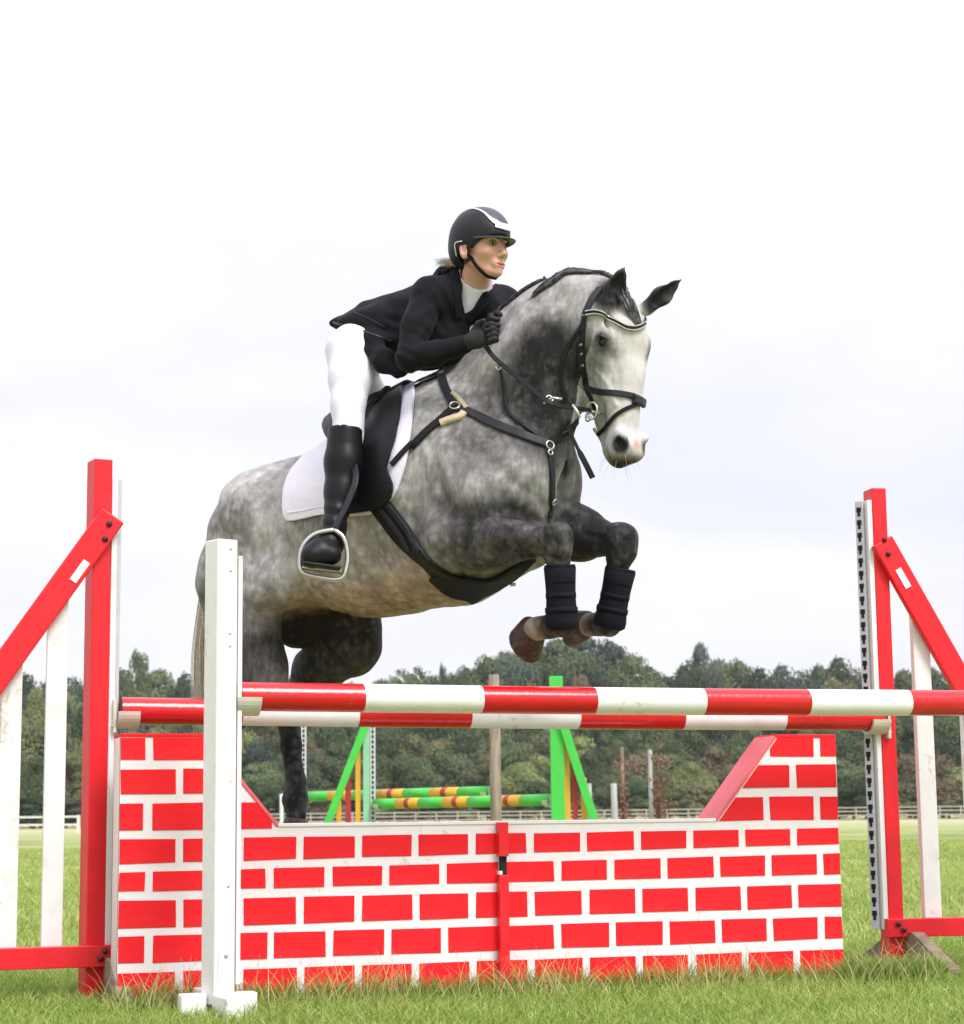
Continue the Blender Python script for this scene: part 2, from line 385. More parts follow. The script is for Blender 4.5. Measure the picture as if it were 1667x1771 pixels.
# trunk
hf.chain([(sag(448, 908), .150), (sag(490, 925), .208), (sag(552, 930), .270), (sag(665, 893), .352), (sag(775, 845), .365), (sag(880, 805), .255)], .05, Rr, .84)
hf.cone(sag(472, 915, .10), .158, sag(485, 905, .11), .19, .06); hf.cone(sag(470, 905, -.10), .155, sag(485, 905, -.11), .185, .06)
hf.cone(sag(530, 858), .14, sag(462, 885), .14, .12)
hf.cone(sag(700, 745), .10, sag(800, 700), .15, .10, Rr, .6)                       # withers
hf.cone(sag(635, 948), .25, sag(790, 925), .25, .06, Rr, 1.0)
hf.cone(sag(790, 925), .23, sag(870, 905), .19, .06, Rr, .9)                       # belly
# shoulders, breast
for s in (1, -1):
    hf.cone(sag(795, 745, .09 * s), .14, sag(885, 870, .15 * s), .145, .07)
    hf.ell(sag(925, 835, .095 * s), (.115, .115, .15), (H_, Rr, V(0, 0, 1)), .04)
    hf.cone(sag(835, 935, .15 * s), .125, sag(795, 965, .13 * s), .10, .05)
hf.cone(sag(905, 880), .13, sag(915, 930), .10, .06)
# breast groove
hf.cone(sag(968, 760), .015, sag(962, 900), .02, .05, cut=True)
# neck
hf.chain([(sag(845, 745), .245), (sag(905, 660), .20), (sag(950, 595), .165), (P(1005, 560, 6.99), .135), (HO + hD * .08 - hF * .11, .10)], .06, Rr, .62)
hf.chain([(sag(830, 640), .09), (sag(880, 590), .085), (sag(930, 545), .08), (P(985, 520, 7.0), .075), (P(1035, 512, 6.96), .06)], .05, Rr, .6)
hf.chain([(sag(915, 760), .12), (sag(945, 700), .10), (P(972, 640, 7.01), .075)], .06, Rr, .75)
# neck muscle furrow
# ---- head
HA = (hD, hF, hL)
hf.ell(hd(.130, -.090), (.15, .115, .096), HA, .03)
hf.cone(hd(.03, -.06), .055, hd(.10, -.07), .07, .03)
for s in (1, -1):
    for a_, b_ in (((.05, -.26), (.15, -.33)), ((.15, -.33), (.27, -.35)), ((.27, -.35), (.38, -.31))): hf.cone(hd(a_[0], a_[1], .12 * s), .03, hd(b_[0], b_[1], .12 * s), .03, .04, cut=True)
    hf.ell(hd(.245, -.185, .060 * s), (.158, .140, .044), HA, .014)             # cheek
    hf.ell(hd(.185, -.022, .072 * s), (.048, .030, .036), HA, .02)            # brow
    hf.cone(hd(.225, -.050, .090 * s), .022, hd(.38, -.065, .068 * s), .012, .022)  # face crest
hf.cone(hd(.14, -.050), .080, hd(.30, -.070), .072, .03, hL, 1.15)
hf.cone(hd(.30, -.065), .068, hd(.50, -.068), .052, .03, hL, 1.1)
hf.cone(hd(.33, -.165), .060, hd(.53, -.130), .040, .03)
hf.ell(hd(.555, -.078), (.062, .068, .072), HA, .025)
hf.ell(hd(.582, -.048, .0), (.038, .038, .064), HA, .02)
hf.ell(hd(.592, -.108), (.028, .026, .036), HA, .02)
for s in (1, -1):
    hf.ell(hd(.545, -.026, .052 * s), (.038, .028, .021), HA, .015)
    hf.ell(hd(.562, -.016, .068 * s), (.027, .018, .024), (norm(hD + .3 * hF), norm(hF - .3 * hD), hL), .008, cut=True)
    hf.ell(hd(.200, -.026, .116 * s), (.027, .021, .014), (norm(hD + .25 * hF), norm(hF - .25 * hD), hL), .010, cut=True)
    hf.ell(hd(.118, -.022, .086 * s), (.030, .02, .005), HA, .03, cut=True)       # hollow above the eye
hf.ell(hd(.590, -.088, 0), (.05, .004, .07), (norm(hD - .35 * hF), norm(hF + .35 * hD), hL), .008, cut=True)   # mouth
# ears
def ear(base, tip, face, w):
    base = np.asarray(base); tip = np.asarray(tip); a = norm(tip - base); face = norm(face - a * np.dot(face, a)); sd = np.cross(a, face); L = np.linalg.norm(tip - base)
    hf.cone(base - a * .01, w * .95, base + a * L * .40, w, .02, face, .62)
    hf.cone(base + a * L * .40, w, base + a * L * .75, w * .55, .012, face, .62)
    hf.cone(base + a * L * .75, w * .55, tip, .003, .006, face, .62)
    hf.cone(base + a * L * .22 + face * w * .52, w * .66, base + a * L * .48 + face * w * .46, w * .80, .005, face, .75, cut=True)
    hf.cone(base + a * L * .48 + face * w * .46, w * .80, tip - a * .015 + face * w * .10, .002, .005, face, .75, cut=True)
EN = P(1053, 524, 6.88); EF = P(1122, 530, 6.99)
ear(EN, P(1080, 461, 6.85), norm(V(.25, -.95, 0)), .034)
ear(EF, P(1178, 483, 6.97), norm(V(.30, -.90, -.35)), .031)
# ---- fore legs
def foreleg(s, elbow, knee, fet, hoof, toe):
    hf.chain([(elbow, .125), (elbow * .55 + knee * .45, .094), (knee * .86 + elbow * .14, .054)], .032)
    hf.cone(knee - H_ * 0 + V(0, 0, .015), .058, knee + V(0, 0, -.03), .050, .03)
    c1 = knee * .8 + fet * .2
    hf.chain([(knee, .045), (c1, .035), (knee * .3 + fet * .7, .033), (fet, .043)], .025)
NK = P(962, 936, 6.80); NE = sag(838, 940, .19); NFt = P(972, 1078, 6.84)
FK = P(1076, 938, 6.98); FE = sag(905, 905, -.14); FFt = P(1052, 1078, 7.02)
foreleg(1, NE, NK, NFt, None, None); foreleg(-1, FE, FK, FFt, None, None)
# pastern and hoof, folded back under the cannon
def hoof_pts(fet, cor, toe): return fet, cor, toe
NC = P(925, 1088, 6.98); FC = P(1018, 1080, 7.15)
hf.cone(NFt, .043, NC, .042, .02); hf.cone(FFt, .043, FC, .040, .02)
# ---- hind legs
NH = sag(462, 1010, .15); NSt = sag(462, 1105, .17)
hf.chain([(sag(470, 945, .13), .175), (NH, .172), (sag(470, 1090, .16), .140), (P(446, 1160, 7.68), .112), (P(402, 1240, 7.76), .062)], .05, Rr, .85)
hf.cone(P(402, 1235, 7.80), .055, P(383, 1262, 7.82), .052, .03)
hf.chain([(P(383, 1262, 7.82), .045), (P(384, 1330, 7.80), .036), (P(386, 1395, 7.78), .045), (P(392, 1425, 7.76), .038)], .03)
hf.chain([(sag(470, 1000, -.12), .17), (sag(548, 1060, -.16), .135), (sag(555, 1108, -.17), .118), (P(548, 1160, 7.95), .092), (P(520, 1200, 8.02), .062)], .05, Rr, .85)
hf.chain([(P(520, 1195, 8.02), .06), (P(497, 1232, 8.05), .052), (P(503, 1290, 8.02), .039), (P(511, 1350, 7.98), .037), (P(511, 1383, 7.96), .047), (P(512, 1412, 7.93), .038)], .025)
hf.chain([(sag(540, 1040, .0), .06), (sag(500, 1075, -.05), .10)], .06)
hf.chain([(sag(425, 855), .05), (sag(398, 892), .04)], .04)                   # dock of the tail
# fold between flank and thigh
hf.cone(sag(488, 1040, .20), .09, sag(540, 1015, .17), .10, .06)
def _h(x, y, z):
    return 0.0022 * np.sin(31 * x + 17 * z + 2.1 * np.sin(23 * y)) * np.sin(27 * z - 19 * y) + 0.0012 * np.sin(61 * x - 40 * z) * np.sin(53 * y + 31 * z)
hf.displace(_h)

horse = thing('horse', tuple(V(*sag(700, 900)[:2], 0.6)), 'dapple grey horse jumping over the red brick wall with its forelegs folded', 'horse')
HO_ = ORIGIN[horse.name]

def coat_material():
    m, nt, b = mat_new('dapple_grey_coat'); N, L = nt.nodes, nt.links
    b.inputs['Roughness'].default_value = .62; b.inputs['Sheen Weight'].default_value = .03; b.inputs['Specular IOR Level'].default_value = .18
    tc = N.new('ShaderNodeTexCoord')
    def attr(n):
        a = N.new('ShaderNodeAttribute'); a.attribute_name = n; return a.outputs['Fac']
    def noise(sc, det=4, st=None, src=None):
        n = N.new('ShaderNodeTexNoise'); n.inputs['Scale'].default_value = sc; n.inputs['Detail'].default_value = det
        mp = N.new('ShaderNodeMapping'); mp.inputs['Scale'].default_value = st or (1, 1, 1); L.new(tc.outputs['Object'], mp.inputs[0]); L.new(mp.outputs[0], n.inputs[0]); return n.outputs[0]
    def rng_(x, a, b_, c, d):
        r = N.new('ShaderNodeMapRange'); r.inputs[1].default_value = a; r.inputs[2].default_value = b_; r.inputs[3].default_value = c; r.inputs[4].default_value = d; L.new(x, r.inputs[0]); return r.outputs[0]
    def op(o, x, y):
        n = N.new('ShaderNodeMath'); n.operation = o
        for i, q in enumerate((x, y)):
            if isinstance(q, (int, float)): n.inputs[i].default_value = q
            else: L.new(q, n.inputs[i])
        return n.outputs[0]
    # dapples: pale round spots in a darker net, warped so that no two are alike
    wn_ = N.new('ShaderNodeTexNoise'); wn_.inputs['Scale'].default_value = 9; L.new(tc.outputs['Object'], wn_.inputs[0])
    ws = N.new('ShaderNodeVectorMath'); ws.operation = 'SCALE'; ws.inputs['Scale'].default_value = .09; L.new(wn_.outputs['Color'], ws.inputs[0])
    wa = N.new('ShaderNodeVectorMath'); wa.operation = 'ADD'; L.new(tc.outputs['Object'], wa.inputs[0]); L.new(ws.outputs[0], wa.inputs[1])
    vo = N.new('ShaderNodeTexVoronoi'); vo.feature = 'SMOOTH_F1'; vo.inputs['Scale'].default_value = 27; vo.inputs['Smoothness'].default_value = .5; L.new(wa.outputs[0], vo.inputs[0])
    dap = rng_(vo.outputs['Distance'], .12, .62, -.5, .5)
    patch = rng_(noise(4.5, 3), .35, .65, 0, 1)
    dap = op('MULTIPLY', op('MULTIPLY', dap, attr('dapple')), op('ADD', .45, patch))
    t = op('ADD', attr('tone'), op('MULTIPLY', dap, .165))
    t = op('ADD', t, rng_(noise(6, 6), .3, .7, -.12, .12))
    t = op('ADD', t, rng_(noise(21, 5, (1, 1, .6)), .3, .7, -.09, .09))
    t = op('ADD', t, rng_(noise(60, 4, (1, 1, .35)), .3, .7, -.07, .07))
    t = op('ADD', t, rng_(noise(230, 2, (1, 1, .25)), .3, .7, -.05, .05))
    cr = N.new('ShaderNodeValToRGB'); L.new(t, cr.inputs[0]); e = cr.color_ramp.elements
    e[0].position = 0; e[0].color = (.64, .602, .60, 1); e[1].position = 1; e[1].color = (.017, .015, .016, 1)
    for p, c in ((.25, (.40, .388, .375)), (.5, (.205, .195, .19)), (.75, (.085, .08, .08))):
        x = e.new(p); x.color = (*c, 1)
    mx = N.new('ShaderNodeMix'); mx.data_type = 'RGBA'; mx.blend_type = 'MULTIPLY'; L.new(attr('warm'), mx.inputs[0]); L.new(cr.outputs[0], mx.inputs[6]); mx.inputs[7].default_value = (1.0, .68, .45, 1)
    pk = N.new('ShaderNodeMix'); pk.data_type = 'RGBA'; L.new(attr('pink'), pk.inputs[0]); L.new(mx.outputs[2], pk.inputs[6]); pk.inputs[7].default_value = (.52, .27, .20, 1)
    L.new(pk.outputs[2], b.inputs['Base Color'])
    bp = N.new('ShaderNodeBump'); bp.inputs['Strength'].default_value = .35; bp.inputs['Distance'].default_value = .004
    L.new(op('ADD', noise(70, 4, (1, 1, .4)), op('MULTIPLY', noise(260, 2, (1, 1, .3)), .5)), bp.inputs['Height']); L.new(bp.outputs[0], b.inputs['Normal'])
    return m
M['coat'] = coat_material()
M['hoof'] = mat('hoof_horn', (0.048, 0.020, 0.014), 0.5, var=.25, scale=30, bump=.4, bscale=90, c2=(.10, .06, .045), thr=(.5, .65))
M['pastern'] = mat('pastern_hair', (0.30, 0.20, 0.15), 0.8, var=.25, scale=40, bump=.5, bscale=160)
M['eye'] = mat('horse_eye', (0.008, 0.006, 0.005), 0.12, spec=.35)
M['mane'] = mat('dark_mane_hair', (0.11, 0.11, 0.125), 0.55, var=.45, scale=60, c2=(.03, .03, .035), thr=(.4, .6))
M['tail'] = mat('pale_tail_hair', (0.66, 0.58, 0.48), 0.6, var=.35, scale=60)
M['tail_dark'] = mat('dark_tail_hair', (0.05, 0.045, 0.05), 0.55, var=.35, scale=60)

me = hf.mesh('horse_body', M['coat'], HO_, 1)
del hf.f
hb = hf.bvh()
def hit_edge(px, py, off=0.0):
    """the ray just misses the horse: surface point nearest to it"""
    best = None
    for Y in np.arange(6.7, 8.0, .05):
        q = P(px, py, Y); loc, n, i, dist = hb.find_nearest(Vector(q))
        if best is None or dist < best[0]: best = (dist, V(*loc), V(*n))
    return best[1] + best[2] * off, best[2]
def hit(px, py, off=0.0, edge=False):
    """surface of the horse seen at (px, py): point lifted by off, and normal"""
    d = norm(ray(px, py)); loc, n, i, dist = hb.ray_cast(Vector(EYE), Vector(d))
    if loc is None: return hit_edge(px, py, off) if edge else None
    n = V(*n);
    if np.dot(n, d) > 0: n = -n
    return V(*loc) + n * off, n
def near(p, off=0.0):
    loc, n, i, dist = hb.find_nearest(Vector(p)); n = V(*n); return V(*loc) + n * off, n

vn = np.empty(len(me.vertices) * 3, dtype=np.float32); me.vertices.foreach_get('normal', vn); vn = vn.reshape(-1, 3).astype(float)
vw = hf.vw; move = np.zeros(len(vw))
def line_dist(pix, off=0.0):
    q = spline([V(a, b, 0) for a, b in pix], 5); pts = [hit(c[0], c[1]) for c in q]; pts = [p[0] for p in pts if p is not None]
    m = np.full(len(vw), 9.0)
    for a, b in zip(pts[:-1], pts[1:]):
        d = b - a; t = np.clip(((vw - a) @ d) / (d @ d + 1e-12), 0, 1); m = np.minimum(m, np.linalg.norm(vw - a - t[:, None] * d, axis=1))
    return m
def groove(pix, w, amp):
    global move
    move -= amp * np.exp(-(line_dist(pix) / w) ** 2)
groove([(800, 1000), (796, 950), (812, 908), (850, 886), (905, 892), (936, 906)], .016, .012); groove([(830, 985), (826, 945), (842, 925), (890, 925), (930, 935)], .03, -.009)
groove([(862, 805), (900, 845), (935, 868), (948, 905)], .022, .007); groove([(905, 800), (935, 835)], .03, -.006)
groove([(770, 735), (805, 800), (850, 850), (880, 880)], .03, .006); groove([(740, 760), (760, 830), (780, 900), (782, 960)], .02, .006)
groove([(800, 720), (850, 780), (900, 830)], .035, -.006)
groove([(880, 742), (925, 695), (955, 650)], .018, .009); groove([(850, 640), (890, 600), (930, 570)], .03, .004)
groove([(497, 900), (503, 955), (520, 1010), (560, 1048), (610, 1066)], .015, .010); groove([(480, 960), (490, 1020), (500, 1050)], .03, -.006)
groove([(455, 1010), (470, 1060), (460, 1130)], .03, .005); groove([(430, 1000), (425, 1080)], .03, .004)
groove([(1030, 640), (1050, 665), (1066, 700)], .010, -.005); groove([(1022, 660), (1036, 700), (1048, 740)], .014, .006); groove([(1062, 620), (1072, 680), (1076, 730)], .012, .004)
groove([(1010, 640), (1030, 660), (1036, 690)], .006, -.002); groove([(860, 955), (890, 962), (925, 960)], .014, .006); groove([(935, 915), (945, 940), (940, 965)], .012, .006)
groove([(938, 925), (960, 905), (985, 915)], .010, -.003); groove([(952, 930), (975, 945), (990, 935)], .010, .003); groove([(1070, 925), (1088, 940), (1098, 930)], .010, .003); groove([(1055, 915), (1078, 905), (1096, 918)], .010, -.003)
groove([(955, 965), (975, 972), (992, 962)], .008, .004); groove([(1015, 925), (1045, 935), (1070, 970)], .012, .006); groove([(1062, 968), (1080, 972), (1096, 962)], .008, .004)
vw = vw + vn * move[:, None]; hf.vw = vw
me.vertices.foreach_set('co', (vw - HO_).astype(np.float32).ravel()); me.update()
hb = hf.bvh()
body = link('body', me, horse)
def blob(c, r, amp=1.0, power=2.0):
    d = np.linalg.norm(vw - np.asarray(c), axis=1) / r
    return amp * np.exp(-d ** power)
def seg(a, b, ra, rb, amp=1.0):
    a = np.asarray(a); b = np.asarray(b); d = b - a; t = np.clip(((vw - a) @ d) / (d @ d), 0, 1)
    q = np.linalg.norm(vw - a - t[:, None] * d, axis=1) / (ra + t * (rb - ra)); return amp * np.exp(-q ** 4)
tone = np.full(len(vw), .30)
q_ = vw - HO; qd, qf, ql = q_ @ hD, q_ @ hF, q_ @ hL
hm = np.clip((np.sqrt(((qd - .22) / .20) ** 2 + ((qf + .16) / .165) ** 2) - .97) * 9, 0, 1)
hm = np.where(np.abs(ql) > .128, 1, hm); hm = np.where((np.abs(ql) < .128) & (qd > .25) & (qf > -.20), 0, hm); hm = np.where((np.abs(ql) < .128) & (qd > .0) & (qf > -.10) & (qd < .4), 0, hm)
dark = np.zeros(len(vw))
for s_ in (seg(NE * .6 + NK * .4, NK, .15, .12, .66), seg(NK, NFt, .13, .1, .80), seg(FE * .5 + FK * .5, FK, .16, .12, .70), seg(FK, FFt, .13, .1, .80),
           seg(sag(860, 905, .2), NE, .12, .14, .42), seg(P(445, 1130, 7.7), P(402, 1235, 7.8), .16, .13, .60), seg(sag(455, 1060, .2), P(445, 1130, 7.7), .15, .16, .42),
           seg(P(383, 1262, 7.82), P(386, 1400, 7.78), .12, .1, .70), seg(sag(600, 1090, -.17), P(520, 1195, 8.02), .2, .15, .62), seg(P(497, 1232, 8.05), P(512, 1412, 7.93), .12, .1, .72),
           hm * np.sqrt(seg(sag(955, 740, .0), P(968, 630, 6.93), .16, .14, 1)) * .60, hm * seg(sag(900, 690, .1), P(935, 590, 6.95), .10, .09, .34),
           seg(sag(500, 1080, -.02), sag(560, 1090, -.05), .13, .13, .62),
           blob(sag(880, 780, .2), .16, .26), blob(sag(900, 830, .2), .10, .20), blob(sag(625, 905, .3), .14, .24), blob(sag(440, 960, .2), .16, .20),
           blob(hd(.205, -.03, .10), .038, .70, 3), blob(hd(.205, -.02, -.10), .038, .6, 3), blob(hd(.26, -.04, .08), .06, .22), blob(hd(.562, -.02, .058), .030, .95, 4), blob(hd(.562, -.02, -.06), .030, .9, 4),
           blob(hd(.615, -.07), .055, .80, 3), blob(hd(.48, -.09, .05), .06, .16),
           blob(P(1068, 490, 6.86), .065, .93, 4), blob(P(1050, 518, 6.88), .055, .85, 4), blob(P(1135, 520, 6.96), .055, .75, 4), blob(P(1160, 500, 6.95), .04, .75, 4), blob(P(1174, 486, 6.95), .03, .6, 4)):
    dark = 1 - (1 - dark) * (1 - np.clip(s_, 0, 1))
light = seg(hd(.10, .0), hd(.50, .0), .13, .10, .34) + blob(sag(760, 690, .1), .12, .05) + blob(sag(540, 830, .05), .2, .06) + blob(sag(690, 980, .3), .2, .06)
tone = tone + dark - light * (1 - dark)
legm = np.clip(sum((seg(NE, NK, .2, .14), seg(NK, NFt, .14, .12), seg(FE, FK, .2, .14), seg(FK, FFt, .14, .12), seg(sag(600, 1090, -.17), P(520, 1195, 8.02), .22, .18), seg(P(497, 1232, 8.05), P(512, 1412, 7.93), .14, .12))), 0, 1)
tone = np.clip(tone, 0, 1.05 - .16 * legm)
warm = np.clip(seg(sag(560, 1060, .1), sag(790, 1040, .1), .13, .15, .75) + seg(sag(790, 975, .2), sag(900, 965, .1), .07, .06, .5) + seg(sag(545, 1100, -.1), sag(600, 1120, -.15), .2, .15, .5) + blob(hd(.58, -.10), .05, .5) + seg(NC, NFt, .08, .05, .6) + seg(FC, FFt, .08, .05, .6), 0, 1)  # brown of the belly is ground bounce put into colour; pasterns are brownish hair
pink = blob(hd(.560, -.006, -.008), .020, .85, 2.5)
dapple = np.clip(1.0 + .5 * legm - seg(hd(0, -.05), hd(.6, -.05), .22, .16, .85) - .3 * dark, .1, 1)
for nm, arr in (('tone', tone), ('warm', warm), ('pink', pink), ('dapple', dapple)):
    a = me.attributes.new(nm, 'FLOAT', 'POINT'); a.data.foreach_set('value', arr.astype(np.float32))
def strap(mb, pix, width, thick, off=0.003, n=5, m=0, smooth_n=2):
    """ribbon lying on the horse along picture points"""
    q = spline([V(a, b, 0) for a, b in pix], n); ps = []; ns = []; last = None
    for c in q:
        h = hit(c[0], c[1], off)
        if h is None or (last is not None and np.linalg.norm(h[0] - last) > .12):
            h = hit_edge(c[0], c[1], off) if last is None else near(P(c[0], c[1], last[1]), off)
        ps.append(h[0]); ns.append(h[1]); last = h[0]
    for _ in range(smooth_n):
        ps = [ps[0]] + [(ps[i - 1] + ps[i] * 2 + ps[i + 1]) / 4 for i in range(1, len(ps) - 1)] + [ps[-1]]
        ns = [ns[0]] + [norm(ns[i - 1] + ns[i] + ns[i + 1]) for i in range(1, len(ns) - 1)] + [ns[-1]]
    mb.ribbon(ps, ns, width, thick, m); return ps, ns

# eyes
for s, px in ((1, 0), (-1, 0)):
    MB().sphere(hd(.201, -.032, .087 * s), (.027, .025, .023), 20, axes=HA).build('eye', M['eye'], horse)
    if s < 0: continue
    lid = MB(); lid.tube(spline([hd(.210, -.066, .106 * s), hd(.184, -.045, .117 * s), hd(.178, -.022, .114 * s), hd(.197, .000, .100 * s)], 5), [.002 + .0025 * math.sin(math.pi * i / 15) for i in range(16)], 8, 0)
    lid.build('eyelid', M['mane'], horse)
# hooves: truncated cones with a coronet band
def hoof(cor, toe, sole_n, w, mat_h):
    a = norm(toe - cor); L = np.linalg.norm(toe - cor); sd = norm(np.cross(a, sole_n)); up = np.cross(sd, a)
    mb = MB(); vs = []; fs = []; n = 20; rings = [(0, .80, .80), (.12, .86, .86), (.5, .95, .97), (.92, 1.05, 1.08), (1.0, 1.02, 1.05)]
    for (t, sw, sh) in rings:
        for j in range(n):
            th = 2 * math.pi * j / n; x, y = math.cos(th), math.sin(th)
            vs.append(cor + a * L * (t + .0) + sd * x * w * sw + up * (y * w * sh * (1.0 if y < 0 else 1.1)) + a * (y * .018))
    for i in range(len(rings) - 1):
        for j in range(n): fs.append((i * n + j, i * n + (j + 1) % n, (i + 1) * n + (j + 1) % n, (i + 1) * n + j))
    fs.append(tuple(range(n))[::-1]); fs.append(tuple((len(rings) - 1) * n + j for j in range(n)))
    mb.add(vs, fs, 0, True); return mb.build('hoof', mat_h, horse)
NT = P(906, 1118, 7.04); FT = P(985, 1088, 7.22)
hoof(NC + norm(NC - NFt) * .012, NC + norm(NT - NC) * .085, V(.2, 0, -1), .061, M['hoof'])
hoof(FC + norm(FC - FFt) * .012, FC + norm(FT - FC) * .085, V(.2, 0, -1), .057, M['hoof'])
hoof(P(512, 1416, 7.93), P(510, 1446, 7.90), V(.3, -1, 0), .055, M['hoof'])
hoof(P(392, 1428, 7.76), P(397, 1458, 7.73), V(.3, -1, 0), .055, M['hoof'])
# hair
def hair(name, curves, r0, mats, parent, idx=None, n=3):
    mb = MB()
    for c, ro in curves:
        k = len(c); mb.tube(c, [ro * (1 - .75 * (i / (k - 1)) ** 1.5) for i in range(k)], n, 0, cap=False)
    return mb.build(name, mats, parent)
rr = random.Random(3)
crest = [(818, 606), (850, 578), (880, 549), (910, 521), (940, 499), (970, 485), (1000, 478), (1030, 476), (1058, 480), (1082, 490)]
cr_pts = []
for c in spline([V(a, b, 0) for a, b in crest], 12):
    cr_pts.append(near(sag(c[0], c[1]) if c[0] < 950 else P(c[0], c[1], 6.98 - (c[0] - 950) * .0004), .0)[0])
cs = []
for i, p in enumerate(cr_pts[:-1]):
    tdir = norm(cr_pts[i + 1] - p)
    for q in range(26):
        u = rr.random(); lift = .003 + .009 * u; over = rr.uniform(-.5, .9)
        base = p + tdir * rr.uniform(0, .02) - Rr * over * .018 + V(0, 0, -.002)
        L = rr.uniform(.05, .10); up = V(0, 0, 1) * lift * (1.1 - .5 * over); wv = rr.uniform(-.003, .003)
        e_ = near(base - tdir * L - Rr * over * .022, .003)[0]; md = near(base - tdir * L * .5 - Rr * over * .02, .003 + lift * .9)[0]
        cs.append((spline([base, base - tdir * L * .22 + up * .8, md, e_], 2), rr.uniform(.0013, .0026)))
MANE = hair('mane', cs, .002, M['mane'], horse)
cs = []
for i in range(260):
    w = rr.gauss(0, 1); b0 = near(P(1086 + w * 7, 500 + rr.uniform(-6, 8), 6.90 + rr.uniform(-.03, .06)), -.004)[0]
    m1 = near(P(1098 + w * 9, 514, 6.84), .013)[0]; m2 = near(P(1112 + w * 8, 533, 6.84), .010)[0]; e = near(P(1127 + w * 4 + rr.uniform(-3, 4), rr.uniform(545, 566), 6.85), .007)[0]
    cs.append((spline([b0, m1, m2, e], 3), rr.uniform(.0016, .0028)))
hair('forelock', cs, .002, M['mane'], horse)
cs = []; cd = []
for i in range(1300):
    u = rr.uniform(0, 1); lat = rr.uniform(-.035, .035) + Rr[0] * 0; j = rr.gauss(0, 1)
    b0 = sag(394 + rr.uniform(-8, 10), 872 + rr.uniform(0, 40), rr.uniform(-.03, .03)); dk = rr.random() < .22
    pts = [b0, sag(376 + j * 3, 940, lat), sag(364 + j * 4, 1040, lat), sag(359 + j * 5, 1130, lat * 1.4), sag(366 + j * 7, 1215, lat * 1.6), sag(388 + j * 11, 1290 + rr.uniform(-40, 12), lat * 1.8)]
    if dk: cd.append((spline(pts[:4], 3), rr.uniform(.0012, .0024)))
    cs.append((spline(pts, 3), rr.uniform(.0010, .0020)))
tl = hair('tail', cs, .002, M['tail'], horse); hair('tail_top', cd, .002, M['tail_dark'], tl)
# whiskers
cs = []
for i in range(26):
    b0, n0 = near(hd(rr.uniform(.56, .61), rr.uniform(-.12, -.03), rr.uniform(-.04, .05)), 0); cs.append(([b0, b0 + n0 * .02 + V(0, 0, -.012), b0 + n0 * .032 + V(0, 0, -.035)], .0006))
tag(hair('whiskers', cs, .0006, M['tail'], horse), kind='stuff')
